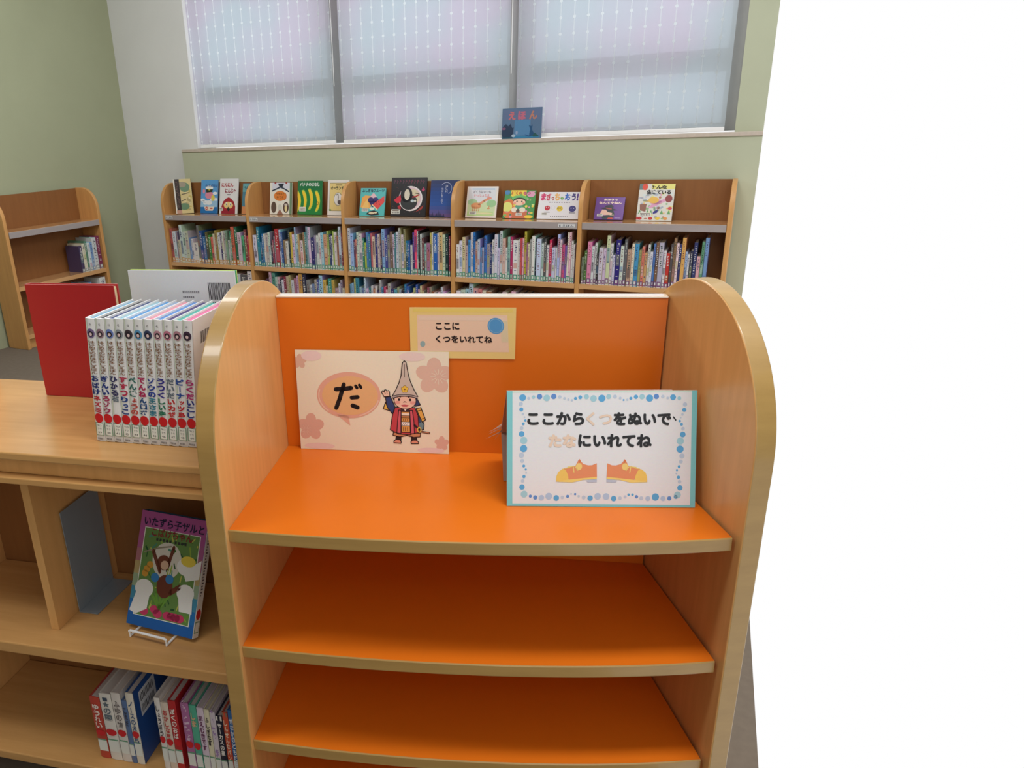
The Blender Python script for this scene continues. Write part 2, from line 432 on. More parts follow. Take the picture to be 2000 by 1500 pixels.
# ------------------------------------------------------------------ spine-out picture books
ONES = 'first second third fourth fifth sixth seventh eighth ninth tenth eleventh twelfth thirteenth fourteenth fifteenth sixteenth seventeenth eighteenth nineteenth'.split()
def ordinal(n):
    if n < 20: return ONES[n - 1]
    t = {2: 'twent', 3: 'thirt', 4: 'fort', 5: 'fift'}[n // 10]
    return t + 'ieth' if n % 10 == 0 else {2: 'twenty', 3: 'thirty', 4: 'forty', 5: 'fifty'}[n // 10] + '-' + ONES[n % 10 - 1]
def colour_word(c):
    r, g, b = c; mx, mn = max(c), min(c); L = (mx + mn) / 2; S = mx - mn
    if S < 30: return 'black' if L < 60 else 'dark grey' if L < 110 else 'grey' if L < 165 else 'off-white'
    h = {r: 60 * ((g - b) / S % 6), g: 60 * ((b - r) / S + 2), b: 60 * ((r - g) / S + 4)}[mx]
    n = 'red' if h < 12 or h > 345 else 'orange' if h < 30 else 'tan' if h < 48 else 'yellow' if h < 66 else 'green' if h < 160 else 'teal' if h < 195 else 'blue' if h < 245 else 'purple' if h < 285 else 'pink'
    if L < 75: n = 'dark ' + n
    elif L > 165: n = 'pale ' + n
    return n
LIFT = 1.09
def spine_book(w, h, dep, col, rng, sticker, style=None):
    mb = MB(); t = .0022
    col = tuple(min(245, c * LIFT) for c in col)
    c2 = tuple(max(0, min(245, c * rng.uniform(.75, 1.1))) for c in col)
    mb.box(0, t, .002, dep, 0, h, col); mb.box(w - t, w, .002, dep, 0, h, c2)
    ch = min(w * .16, .003)
    plan = [(0, ch), (ch, 0), (w - ch, 0), (w, ch), (w, .0045), (0, .0045)]
    mb.prism([(x, y, 0) for x, y in plan], [(x, y, h) for x, y in plan], col)
    mb.box(t, w - t, .0046, dep - .004, .003, h - .004, (232, 226, 208))
    A = Art(mb, front_face(w, h))
    lum = sum(col) / 3
    x0, x1 = .14, .86
    if rng.random() < .55:
        a = rng.uniform(.15, .55); bb = a + rng.uniform(.12, .4)
        oc = rng.choice([(90, 130, 170), (200, 120, 100), (170, 180, 110), (215, 210, 205), (70, 80, 110), (190, 140, 160), (110, 150, 130), (60, 50, 60)])
        A.rect(x0, a, x1, min(bb, .95), tuple((oc[i] + col[i]) / 2 for i in range(3)), 1)
    ink = (240, 238, 230) if lum < 120 else rng.choice([(50, 45, 60), (60, 60, 110), (120, 50, 60), (50, 80, 70)])
    y = .93
    n = rng.randint(6, 11)
    for i in range(n):
        hh = rng.uniform(.018, .038)
        for _ in range(2):
            xa = rng.uniform(.22, .55); A.rect(xa, y - hh * rng.uniform(.3, 1), xa + rng.uniform(.12, .28), y, ink, 2)
        y -= hh + .016
    for i in range(rng.randint(1, 4)):
        yy = rng.uniform(.2, .5); A.rect(.3, yy, .7, yy + .012, ink, 2)
    if sticker:
        A.rect(.1, .035, .9, .135, (225, 228, 222), 2); A.rect(.1, .12, .9, .14, sticker, 3); A.rect(.1, .03, .9, .055, sticker, 3)
        A.rect(.1, .055, .28, .12, sticker, 3); A.rect(.72, .055, .9, .12, sticker, 3)
    A.rect(.12, .004, .88, .022, (225, 222, 212), 2)
    return mb
def book_row(frame, u0, u1, zsh, entries, pxm, where, group, sticker, seed, front=.012, hmax=.345, squeeze=True, start=1):
    rng = random.Random(seed)
    tot = sum(e[0] for e in entries); k = (u1 - u0) / tot if squeeze else pxm
    u = u0; rows = []
    for i, (w, h, col) in enumerate(entries):
        wd = w * k; hh = min(h * pxm, hmax); dep = min(.188, hh * rng.uniform(.68, .85))
        mb = spine_book(wd - .0012, hh, dep, col, rng, sticker)
        o = mb.build('picture_book', M['gloss'])
        o.location = to_world(frame, (u + .0006, front + rng.uniform(0, .008), zsh + .0004)); o.rotation_euler = (0, 0, -frame[1])
        size = 'wide' if w >= 58 else 'thin' if w <= 32 else 'tall' if h >= 680 else 'short' if h < 520 else ''
        lab = ' '.join((colour_word(col) + ' ' + size + ' book spine').split()) + ', ' + ordinal(i + start) + ' from left, ' + where
        tag(o, lab, 'book', group)
        u += wd
W_, LI = (205, 202, 200), (205, 190, 212)
row1 = [
 [(60,700,(170,90,85)),(75,640,(200,205,212)),(35,640,(150,130,140)),(50,470,(190,185,160)),(60,780,(190,205,200)),(60,640,(185,195,190)),(70,660,(185,190,165)),(40,520,(110,140,180)),(45,500,(205,200,205)),(100,420,(208,202,196)),(50,780,(110,112,110)),(60,670,(45,75,135)),(60,560,(60,110,155)),(60,650,(90,85,50)),(50,590,(60,125,60)),(50,550,(205,110,95)),(40,620,(195,190,170)),(45,690,(150,130,70)),(60,640,(200,200,200)),(35,640,(60,55,100)),(40,680,(200,200,190)),(40,690,(160,165,160)),(40,690,(120,150,130)),(40,500,(170,170,168)),(40,680,(60,130,100)),(60,770,(190,95,75)),(60,770,(40,100,75)),(80,660,(195,172,185)),(50,600,(85,165,118)),(50,720,(130,60,65)),(40,600,(185,50,70))],
 [(80,570,(200,195,212)),(60,720,(45,122,145)),(45,450,(60,110,150)),(40,600,(50,112,168)),(40,600,(205,200,190)),(60,580,(180,170,166)),(45,630,(190,205,190)),(35,430,(60,40,50)),(35,500,(145,70,90)),(35,560,(160,140,150)),(80,690,(168,45,55)),(40,680,(180,190,215)),(40,640,(60,90,150)),(50,500,(150,125,95)),(60,480,(205,202,196)),(35,680,(50,60,62)),(45,640,(195,172,80)),(50,600,(215,190,215)),(30,730,(150,180,205)),(40,610,(190,215,210)),(35,610,(190,160,110)),(60,500,(220,195,200)),(40,640,(160,130,100)),(35,650,(70,130,130)),(40,750,(130,150,160)),(50,740,(205,180,205)),(70,560,(55,50,108)),(35,600,(150,140,165)),(50,600,(200,205,200)),(45,640,W_),(50,650,(140,190,205)),(70,620,(195,150,120)),(40,680,(160,175,100)),(35,620,(60,70,112)),(30,600,W_),(30,680,(160,180,90)),(50,660,(205,195,195)),(35,600,(160,110,85)),(50,760,(185,195,208)),(30,650,(130,60,70))],
 [(50,680,(195,195,200)),(60,600,(150,175,218)),(30,500,(110,50,80)),(30,510,(205,130,115)),(40,620,(190,205,190)),(60,600,(205,195,196)),(40,530,(60,130,110)),(40,460,(172,190,80)),(40,620,(80,130,182)),(40,600,(50,120,150)),(35,610,(190,100,110)),(50,560,(212,190,172)),(45,600,(60,58,120)),(45,600,(195,180,178)),(35,460,(70,50,90)),(60,680,(130,165,203)),(45,580,(70,75,142)),(45,590,(130,130,130)),(45,640,(125,102,90)),(30,600,LI),(30,620,(70,120,130)),(45,640,(195,200,214)),(45,730,(172,172,165)),(50,600,(203,190,196)),(35,690,(140,135,100)),(40,510,(40,112,145)),(40,510,(40,90,155)),(40,450,(190,190,190)),(35,640,(90,70,145)),(45,680,(228,80,112)),(22,660,(215,212,208)),(30,660,(30,30,34)),(35,620,(190,195,190)),(40,560,(105,65,65)),(40,480,(150,188,180)),(60,490,(160,112,142)),(30,640,(190,180,100)),(25,650,W_),(70,630,(45,95,172)),(30,640,W_),(60,650,(203,172,120)),(50,620,(190,200,170)),(50,630,(30,52,55)),(30,600,(135,50,72))],
 [(50,540,(228,228,228)),(50,600,(210,205,222)),(50,660,(203,190,150)),(40,530,(175,160,165)),(40,620,(60,132,195)),(45,740,(200,195,200)),(35,740,(40,110,184)),(35,600,(192,165,155)),(40,635,(180,190,204)),(30,505,(80,140,190)),(30,505,(180,170,195)),(45,695,(60,110,182)),(50,565,(150,140,150)),(30,550,(50,60,110)),(40,635,W_),(50,720,(205,200,214)),(30,505,(200,190,220)),(40,780,(190,195,200)),(50,660,(200,170,160)),(30,515,W_),(40,685,(140,182,165)),(40,685,(172,50,96)),(80,635,(218,216,216)),(30,650,W_),(30,670,(190,70,80)),(30,670,(215,160,175)),(35,780,(175,162,60)),(25,600,(160,110,140)),(25,590,(215,205,170)),(30,660,(150,150,148)),(50,710,(216,215,210)),(20,670,(40,40,60)),(70,670,(190,200,224)),(40,600,(190,205,200)),(35,670,(80,82,84)),(40,575,W_),(40,660,(195,40,82)),(50,540,(190,190,214)),(25,540,W_),(40,745,(170,180,222)),(30,670,(214,190,196)),(40,590,(192,80,122)),(30,575,(120,90,160)),(30,780,(220,212,196)),(30,800,(222,180,192)),(30,650,W_),(25,600,W_)],
 [(40,480,(120,130,110)),(40,600,(80,112,58)),(65,760,(208,130,162)),(40,680,(200,205,206)),(35,740,(195,198,196)),(30,560,(50,46,50)),(60,660,(196,190,202)),(45,650,(196,176,200)),(55,880,(192,200,160)),(40,740,W_),(35,540,(200,195,218)),(70,810,(45,40,115)),(50,700,(195,206,195)),(45,820,(92,94,98)),(60,640,(182,150,130)),(40,750,(214,200,178)),(60,750,(70,142,185)),(40,640,(150,150,100)),(40,700,(208,120,104)),(40,600,(190,150,100)),(35,740,W_),(40,620,(206,206,214)),(35,760,(80,120,180)),(40,780,(120,90,70)),(65,780,(170,165,184)),(40,650,(206,204,206)),(50,600,(186,55,50)),(35,760,(80,78,80)),(40,860,(140,112,84)),(35,780,(220,196,200)),(35,760,(50,55,100)),(50,870,(206,160,92)),(35,640,(150,170,200)),(30,600,(214,214,214)),(40,660,(44,48,70)),(50,800,(48,56,100)),(50,570,(210,160,165)),(40,820,(90,140,110)),(50,880,(110,142,182))]]
bay_word = ['beside the column', 'under the banana book', 'under the large black book', 'under the giraffe book', 'under the purple book']
bay_short = ['first', 'second', 'third', 'fourth', 'fifth']
pxm = [.000416, .000452, .000492, .000440, .000375]
stick = [(214, 160, 90), (90, 160, 135), (80, 155, 130), (70, 155, 125), (130, 80, 130)]
for k in range(5):
    u0 = .9 * k + .022; u1 = .9 * k + (.876 if k < 4 else .80)
    book_row(FB, u0, u1, CL, row1[k], pxm[k], 'upper row ' + bay_word[k], 'picture books on upper shelf of the %s bookcase' % bay_short[k], stick[k], 11 + k)
# second row: only the tops of these show above the near unit
def rnd_row(seed, n, cols, hs):
    g = random.Random(seed)
    return [(g.randint(30, 62), g.choice(hs), g.choice(cols)) for _ in range(n)]
pal = [(205,202,200),(190,200,210),(150,120,140),(120,45,60),(200,190,170),(60,80,120),(90,100,95),(170,150,120),(80,140,165),(190,150,160),(45,50,60),(175,180,150),(60,110,160),(214,205,212)]
r2 = [None] * 4
r2[0] = [(52, 560, (50, 48, 60)), (60, 540, (60, 60, 70)), (45, 520, (90, 60, 70)), (110, 640, (180, 185, 165)), (60, 560, (70, 70, 80)), (60, 540, (70, 60, 90)), (60, 560, (90, 80, 90)), (50, 600, (60, 62, 120)), (50, 620, (205, 205, 210)), (60, 660, (190, 192, 198)), (60, 650, (90, 86, 90)), (40, 720, (214, 205, 205))]
r2[1] = [(60,520,(150,110,120)),(60,500,(140,100,120)),(50,560,(110,80,90)),(50,600,(90,60,80)),(45,740,(190,150,170)),(60,720,(90,140,125)),(40,640,(170,190,180)),(40,640,(205,170,180)),(35,610,(60,60,80)),(40,600,(205,205,212)),(40,660,(125,40,62)),(45,670,(180,165,140)),(35,690,(165,160,110)),(50,600,(195,195,200)),(40,640,(165,110,125)),(35,690,(190,150,180)),(70,730,(196,150,80)),(60,720,(45,45,70)),(60,620,(130,130,130)),(35,540,(205,205,210)),(40,560,(110,130,170)),(40,640,(175,165,155)),(40,640,(70,80,150)),(60,720,(150,190,210)),(50,640,(205,170,90)),(35,540,(190,190,180)),(60,670,(60,140,130)),(50,650,(190,160,80)),(60,510,(180,150,160)),(30,600,(205,205,222)),(35,660,(150,140,150)),(35,520,(200,200,170))]
r2[2] = [(40,600,(90,140,170)),(45,620,(130,170,205)),(40,700,(190,190,120)),(70,720,(60,130,150)),(50,560,(150,175,190)),(50,540,(110,130,170)),(40,740,(190,205,215)),(60,540,(205,180,210)),(45,560,(50,110,125)),(40,590,(200,205,205)),(40,540,(190,130,100)),(40,590,(214,205,205)),(45,520,(70,60,100)),(50,700,(170,172,172)),(40,580,(80,140,180)),(50,590,(190,70,110)),(40,540,(215,170,185)),(60,650,(170,172,165)),(60,560,(60,60,110)),(60,550,(90,160,175)),(45,590,(150,160,120)),(40,560,(150,160,185)),(60,540,(40,40,60)),(40,650,(60,130,170)),(60,620,(50,90,160)),(40,500,(150,130,110)),(40,520,(190,160,150)),(45,600,(185,190,130)),(40,660,(60,90,170)),(40,580,(190,150,170)),(40,640,(200,195,150)),(45,560,(175,160,120)),(50,530,(150,160,130)),(45,620,(140,70,90)),(45,630,(150,135,120)),(40,560,(140,90,60)),(40,550,(200,180,170)),(40,540,(80,140,150)),(50,560,(215,180,195)),(45,640,(190,195,205)),(40,570,(190,160,200)),(40,550,(205,200,210)),(60,510,(90,95,100))]
r2[3] = [(50,600,(214,205,214)),(50,620,(180,195,180)),(40,640,(150,185,195)),(50,750,(170,190,205)),(50,660,(200,150,150)),(45,650,(196,120,120)),(45,630,(200,190,170)),(60,620,(150,105,75)),(60,560,(70,50,60)),(50,540,(80,60,70)),(50,620,(205,180,190)),(45,600,(150,60,80)),(50,640,(205,160,180)),(60,600,(90,90,96)),(60,590,(80,85,90)),(60,580,(96,96,96))]
r2w = ['beside the column', 'under the banana book', 'under the large black book', 'under the giraffe book']
for k in range(4):
    u0 = .9 * k + .022; u1 = .9 * k + (.60 if k == 3 else .876)
    book_row(FB, u0, u1, CB, r2[k], .00046 if k != 0 else .00046, 'bottom row ' + r2w[k], 'picture books on bottom shelf of the %s bookcase' % bay_short[k], stick[k], 31 + k, hmax=.335)
# the case along the left wall: its last few books, seen past the photo's edge
lw1 = [(50, 520, (70, 60, 90)), (50, 560, (205, 200, 180)), (40, 600, (90, 130, 110)), (45, 560, (200, 205, 205)), (45, 560, (120, 150, 190)), (70, 640, (196, 200, 200)), (60, 660, (120, 50, 80))]
lw2 = [(60, 560, (150, 155, 165)), (70, 620, (110, 150, 190)), (60, 560, (205, 205, 205)), (60, 560, (170, 190, 210)), (90, 660, (205, 208, 205))]
book_row(FW, .64, .872, CL, lw1, .00042, 'in the left wall bookcase upper row', 'books on upper shelf along left wall', (150, 150, 150), 51)
book_row(FW, .62, .872, CB, lw2, .00046, 'in the left wall bookcase lower row', 'books on lower shelf along left wall', (150, 150, 150), 52)

# ------------------------------------------------------------------ face-out books on the display shelves
def face_book(frame, x, y, z, w, h, th, lean, yaw, label, base, paint, group=None, spine=None, sticker=None, name='picture_book', roll=0.0, cat='book'):
    wl = to_world(frame, (x, y, z))
    r = empty(name, wl); r.rotation_mode = 'XYZ'
    r.rotation_euler = (Matrix.Rotation(-frame[1] + yaw, 3, 'Z') @ Matrix.Rotation(-lean, 3, 'X') @ Matrix.Rotation(roll, 3, 'Y')).to_euler()
    tag(r, label, cat, group)
    t = .0022; sp = spine or base
    mb = MB()
    mb.box(0, w, 0, t, 0, h, base); mb.box(0, w, th - t, th, 0, h, base)
    mb.box(0, .003, t, th - t, 0, h, sp)
    A = Art(mb, front_face(w, h), None, True); paint(A)
    mb.build('cover', M['gloss'], r)
    mb = MB(); mb.box(.0032, w - .003, t + .0002, th - t - .0002, .003, h - .003, (228, 222, 206)); mb.build('page_block', M['print'], r)
    if sticker:
        sx, sy, sw, sh = sticker
        mb = MB(); A = Art(mb, front_face(w, h, -LAY * 5))
        A.rect(sx, sy, sx + sw, sy + sh, (228, 228, 220), 1)
        A.rect(sx + sw * .1, sy + sh * .62, sx + sw * .9, sy + sh * .8, (120, 105, 95), 2)
        g = random.Random(label)
        xx = sx + sw * .15
        while xx < sx + sw * .85:
            ww = g.uniform(.015, .04) * sw * 2; A.rect(xx, sy + sh * .15, xx + ww, sy + sh * .48, (50, 45, 50), 2); xx += ww * 1.9
        mb.build('barcode_label', M['print'], r)
    return r

def p_river(A):
    A.rect(0, 0, 1, 1, (214, 196, 140), 1)
    g = random.Random(3)
    for c, n in (((196, 178, 96), 12), ((176, 160, 110), 10), ((222, 210, 160), 10)):
        for _ in range(n): A.oval(g.uniform(.12, .88), g.uniform(.08, .92), g.uniform(.04, .11), g.uniform(.02, .07), c, 2 + g.randint(0, 1))
    A.oval(.62, .76, .28, .14, (110, 142, 112), 4); A.oval(.5, .2, .3, .1, (104, 138, 104), 4); A.oval(.5, .84, .22, .08, (160, 150, 130), 5)
    A.rect(0, 0, .08, 1, (226, 222, 210), 6); A.rect(.08, 0, .34, 1, (54, 44, 42), 6); A.rect(.05, 0, .34, .1, (196, 150, 130), 7)
    for i in range(18):
        xx = .1 + .2 * g.random() * .6; A.rect(xx, .9 - i * .042, xx + .09, .92 - i * .042, (110, 84, 76), 7)
    A.stroke([(.42, .56), (.6, .57), (.82, .6)], .02, (60, 50, 40), 5); A.stroke([(.38, .36), (.55, .4), (.62, .41)], .02, (50, 45, 40), 5)
def p_sailor(A):
    A.rect(0, 0, 1, 1, (92, 158, 214), 1); A.rect(0, 0, 1, .19, (34, 112, 178), 2)
    A.rect(0, .19, 1, .4, (150, 190, 220), 2)
    for cx, cy in ((.12, .4), (.24, .36), (.85, .6), (.9, .42), (.7, .42), (.3, .3)): A.oval(cx, cy, .14, .045, (226, 232, 238), 3)
    A.oval(.5, .76, .23, .07, (240, 240, 236), 4); A.poly([(.3, .72), (.72, .72), (.68, .64), (.34, .62)], (44, 60, 40), 5); A.oval(.5, .71, .06, .025, (205, 180, 70), 6)
    A.oval(.5, .55, .24, .12, (222, 140, 160), 4); A.oval(.74, .46, .11, .09, (226, 205, 90), 5); A.oval(.18, .66, .07, .07, (226, 140, 160), 4)
    A.oval(.5, .32, .2, .07, (225, 228, 230), 5)
    A.poly([(.22, .2), (.85, .2), (.75, .08), (.32, .08)], (232, 215, 196), 6); A.ring(.38, .15, .06, .035, .03, (200, 60, 50), 7, 14); A.oval(.66, .15, .09, .02, (200, 70, 60), 7)
    A.text('せんちょうさん', .26, .79, .95, .87, (36, 60, 130), 7, .03)
def p_ninja(A):
    A.rect(0, 0, 1, 1, (226, 224, 224), 1)
    A.text('にんにん', .1, .76, .74, .88, (176, 40, 52), 2, .05); A.text('にんじゃ', .3, .58, .88, .72, (150, 30, 60), 2, .05); A.rect(.42, .53, .6, .555, (90, 80, 90), 2)
    A.poly([(.12, 0), (.12, .2), (.2, .34), (.35, .43), (.5, .47), (.65, .43), (.8, .34), (.88, .2), (.88, 0)], (170, 38, 52), 2)
    A.oval(.5, .24, .26, .1, (235, 205, 130), 3); A.oval(.4, .27, .05, .06, (235, 230, 215), 4); A.oval(.62, .27, .05, .06, (235, 230, 215), 4)
    A.oval(.4, .26, .02, .03, (30, 25, 30), 5); A.oval(.62, .26, .02, .03, (30, 25, 30), 5); A.poly([(.42, .13), (.5, .2), (.6, .13), (.52, .06)], (40, 30, 35), 5)
    A.rect(.12, .0, .88, .1, (150, 30, 50), 4)
def p_tealhid(A):
    A.rect(0, 0, 1, 1, (74, 128, 150), 1); A.rect(0, .72, 1, .98, (104, 164, 168), 2); A.text('うみのなか', .12, .8, .95, .9, (30, 40, 60), 3, .03)
    A.rect(0, 0, 1, .24, (214, 140, 90), 2); A.oval(.5, .5, .3, .12, (60, 96, 130), 3)
def p_roof(A):
    A.rect(0, 0, 1, 1, (230, 226, 214), 1); A.rect(.9, 0, 1, 1, (112, 140, 110), 2); A.rect(.1, .8, .9, 1, (214, 214, 224), 2)
    A.stroke([(.1, .74), (.3, .8), (.48, .86), (.66, .8), (.85, .72)], .045, (52, 60, 80), 3); A.poly([(.36, .97), (.64, .97), (.56, .84), (.44, .84)], (40, 44, 60), 4)
    A.oval(.46, .58, .28, .16, (222, 130, 56), 3); A.oval(.66, .57, .1, .12, (196, 100, 60), 2)
    A.text('ウサギと', .28, .6, .66, .68, (120, 60, 20), 4, .03); A.text('ネズミ', .3, .5, .62, .58, (120, 60, 20), 4, .03)
    A.oval(.18, .22, .12, .18, (96, 76, 66), 3); A.oval(.74, .22, .13, .17, (84, 58, 52), 3); A.oval(.74, .2, .06, .12, (232, 214, 160), 4); A.oval(.74, .3, .07, .04, (226, 216, 210), 4)
    A.oval(.46, .2, .1, .12, (206, 206, 196), 3); A.poly([(.32, 0), (.46, .16), (.62, 0)], (150, 104, 90), 4)
    A.rect(.2, .96, .28, 1, (170, 60, 70), 3); A.rect(.7, .96, .78, 1, (170, 60, 60), 3)
def p_banana(A):
    A.rect(0, 0, 1, 1, (40, 130, 66), 1); A.rect(0, .72, 1, 1, (36, 118, 70), 2)
    A.text('バナナのはなし', .09, .84, .9, .95, (240, 244, 238), 4, .05)
    for cx, top, dx in ((.02, .7, 0), (.26, .72, .1), (.52, .76, .12), (.8, .7, .1)):
        out = [(cx - .1, top), (cx, top + .02), (cx + .1, top - .12), (cx + .13, top - .3), (cx + .1, top - .48), (cx + .02, top - .6), (cx - .08, top - .62), (cx - .01, top - .48), (cx + .01, top - .3), (cx - .04, top - .14)]
        out = [(min(max(x, 0), 1), y) for x, y in out]
        A.poly(out, (176, 208, 84), 3)
        c = (sum(p[0] for p in out) / 10, sum(p[1] for p in out) / 10)
        A.poly([(c[0] + (x - c[0]) * .84 if 0 < x < 1 else x, c[1] + (y - c[1]) * .88) for x, y in out], (244, 206, 60), 4)
    A.ring(.83, .34, .035, .045, .02, (150, 100, 40), 5, 12)
def p_orl(A):
    A.rect(0, 0, 1, 1, (234, 228, 222), 1); A.rect(.09, .12, .92, .92, (232, 206, 136), 2); A.ring(.5, .52, 0, 0, .0, (0, 0, 0), 2, 3) if False else None
    for q in ((.09, .12, .92, .13), (.09, .91, .92, .92), (.09, .12, .1, .92), (.91, .12, .92, .92)): A.rect(*q, (120, 110, 80), 3)
    A.text('オーランドー', .14, .72, .88, .82, (48, 40, 36), 3, .05); A.rect(.38, .845, .68, .87, (90, 70, 50), 3)
    A.oval(.5, .46, .2, .19, (110, 100, 90), 3); A.oval(.5, .46, .185, .175, (238, 234, 230), 4)
    A.stroke([(.42, .58), (.5, .6), (.52, .5), (.5, .42)], .035, (150, 146, 140), 5); A.oval(.57, .37, .09, .06, (96, 84, 88), 5)
    A.oval(.13, .15, .06, .025, (120, 160, 90), 4)
def p_fruit(A):
    A.rect(0, 0, 1, 1, (84, 186, 186), 1); A.text('ふしぎなフルーツ', .06, .85, .95, .97, (24, 64, 80), 2, .05)
    A.poly([(.04, .3), (.08, .66), (.2, .74), (.4, .72), (.5, .5), (.42, .26)], (236, 170, 86), 2); A.poly([(.1, .28), (.2, .5), (.3, .62), (.38, .3)], (240, 196, 110), 3)
    A.poly([(.4, .7), (.52, .84), (.66, .7), (.54, .6)], (232, 190, 200), 2)
    A.oval(.43, .57, .12, .1, (52, 40, 110), 4); A.oval(.62, .57, .12, .1, (52, 40, 110), 4); A.poly([(.32, .54), (.73, .54), (.52, .3)], (52, 40, 110), 4)
    A.poly([(.5, .4), (.96, .72), (.98, .5), (.72, .22)], (226, 74, 72), 5); A.stroke([(.5, .4), (.72, .22)], .035, (232, 226, 180), 6)
    for x, y in ((.66, .46), (.76, .52), (.84, .56), (.7, .36), (.8, .42)): A.oval(x, y, .012, .02, (60, 20, 30), 6)
    A.oval(.5, .26, .1, .05, (236, 232, 220), 5); A.poly([(.26, .06), (.4, .16), (.6, .2), (.76, .14), (.8, .04), (.5, .01)], (40, 34, 36), 5); A.oval(.5, .1, .12, .04, (220, 205, 170), 6); A.oval(.66, .12, .06, .03, (226, 214, 180), 6)
def p_black(A):
    A.rect(0, 0, 1, 1, (46, 44, 48), 1)
    g = random.Random(9); x = .08
    while x < .9:
        w = g.uniform(.03, .06); A.stroke([(x, .85), (x + w * .5, .94)], .012, g.choice([(130, 70, 90), (110, 80, 100), (150, 60, 90)]), 2); A.stroke([(x, .92), (x + w, .9)], .012, (120, 66, 88), 2); x += w + .035
    for _ in range(46): A.oval(g.uniform(.05, .95), g.uniform(.06, .84), g.uniform(.004, .014), g.uniform(.003, .01), g.choice([(150, 70, 90), (110, 80, 90), (180, 90, 110), (120, 60, 60)]), 2)
    A.oval(.56, .46, .34, .32, (236, 228, 228), 3); A.oval(.56, .465, .30, .285, (226, 196, 204), 4); A.oval(.62, .5, .2, .2, (226, 212, 180), 5)
    A.oval(.52, .37, .24, .2, (60, 62, 64), 6); A.oval(.44, .56, .17, .2, (50, 48, 54), 6); A.oval(.46, .56, .08, .14, (226, 216, 196), 7)
    A.poly([(.08, .42), (.28, .56), (.3, .36), (.18, .34)], (214, 56, 76), 6)
    A.stroke([(.62, .5), (.72, .52), (.8, .56)], .03, (200, 50, 60), 8); A.stroke([(.7, .6), (.8, .58)], .02, (70, 60, 50), 8); A.oval(.62, .4, .05, .035, (200, 214, 220), 8); A.oval(.7, .4, .03, .03, (226, 226, 214), 8)
    A.poly([(.72, .12), (.9, .2), (.94, .3), (.84, .22)], (170, 66, 60), 3); A.poly([(.86, .68), (.92, .76), (.96, .68), (.9, .64)], (190, 70, 110), 3); A.poly([(.2, .26), (.28, .3), (.3, .18), (.22, .2)], (190, 60, 70), 3)
def p_navy(A):
    n = 10
    for i in range(n):
        t = i / (n - 1); c = [(110, 84, 140), (44, 84, 160), (34, 70, 140), (40, 52, 100)]; q = t * 3; j = min(int(q), 2); f = q - j
        A.rect(0, i / n, 1, (i + 1) / n, tuple(c[j][k] * (1 - f) + c[j + 1][k] * f for k in range(3)), 1)
    A.ring(.55, .78, .19, .16, .012, (190, 196, 220), 2, 20, -1.1, 2.6)
    A.vtext('ほしに', .57, .88, .07, .08, (220, 224, 238), 2); A.vtext('ねがいをこめて', .42, .8, .062, .075, (214, 218, 236), 2)
    g = random.Random(4)
    for i in range(11): x = .02 + i * .05; h = g.uniform(.08, .3) * (1 - i * .05); A.poly([(x - .03, 0), (x + .03, 0), (x, h)], (36, 44, 76), 2)
def p_giraffe(A):
    A.rect(0, 0, 1, 1, (236, 226, 216), 1); A.rect(.05, .5, .95, .96, (222, 224, 230), 2); A.rect(.05, .06, .95, .5, (206, 222, 176), 2)
    A.text('ぼくらはいつも', .2, .78, .78, .87, (120, 110, 120), 4, .02); A.text('いっしょだよ', .24, .67, .74, .76, (226, 130, 130), 4, .02); A.rect(.16, .9, .9, .93, (150, 190, 220), 4)
    A.oval(.2, .5, .16, .1, (170, 206, 160), 3); A.oval(.82, .46, .16, .12, (160, 204, 150), 3)
    A.oval(.33, .38, .17, .1, (226, 156, 104), 5); A.stroke([(.42, .42), (.58, .54), (.74, .62)], .07, (230, 160, 120), 5); A.oval(.74, .63, .08, .035, (230, 150, 130), 6)
    for x in (.24, .3, .37, .44): A.stroke([(x, .34), (x - .01, .22)], .03, (226, 160, 110), 5)
    A.stroke([(.74, .3), (.76, .38)], .025, (226, 160, 110), 5); A.oval(.74, .3, .05, .025, (226, 160, 110), 5); A.rect(.06, .06, .9, .2, (190, 220, 150), 3); A.oval(.6, .14, .3, .03, (226, 220, 170), 4)
def p_boku(A):
    A.rect(0, 0, 1, 1, (70, 150, 76), 1); g = random.Random(12)
    A.rect(.2, .76, .7, 1, (244, 214, 70), 2); A.poly([(0, .1), (0, .6), (.2, .72), (.4, .5), (.36, 0), (.1, 0)], (222, 120, 60), 2); A.oval(.12, .4, .16, .18, (226, 226, 120), 3)
    for _ in range(34): A.oval(g.uniform(.05, .95), g.uniform(.05, .95), g.uniform(.02, .06), g.uniform(.015, .05), g.choice([(110, 190, 90), (240, 214, 80), (230, 150, 180), (60, 130, 90), (210, 226, 140), (236, 190, 200)]), 3)
    A.oval(.85, .86, .13, .1, (226, 160, 190), 4); A.oval(.08, .92, .09, .08, (70, 130, 180), 4); A.rect(.3, 0, .78, .24, (206, 110, 70), 4); A.oval(.84, .06, .14, .06, (244, 206, 60), 5)
    A.oval(.5, .72, .26, .1, (110, 190, 100), 5); A.oval(.5, .62, .21, .12, (44, 36, 34), 6); A.oval(.5, .57, .2, .115, (246, 206, 176), 7)
    A.oval(.42, .6, .022, .03, (40, 30, 30), 8); A.oval(.58, .6, .022, .03, (40, 30, 30), 8); A.oval(.36, .54, .04, .03, (236, 150, 130), 8); A.oval(.63, .54, .04, .03, (236, 150, 130), 8)
    A.oval(.5, .4, .12, .12, (80, 160, 130), 6); A.oval(.36, .3, .1, .09, (236, 226, 206), 7); A.oval(.62, .3, .1, .09, (236, 226, 206), 7); A.oval(.48, .26, .06, .07, (96, 66, 50), 8)
    A.text('ぼくの', .22, .84, .56, .96, (206, 90, 30), 6, .05); A.text('なつ', .6, .84, .84, .95, (196, 70, 120), 6, .05)
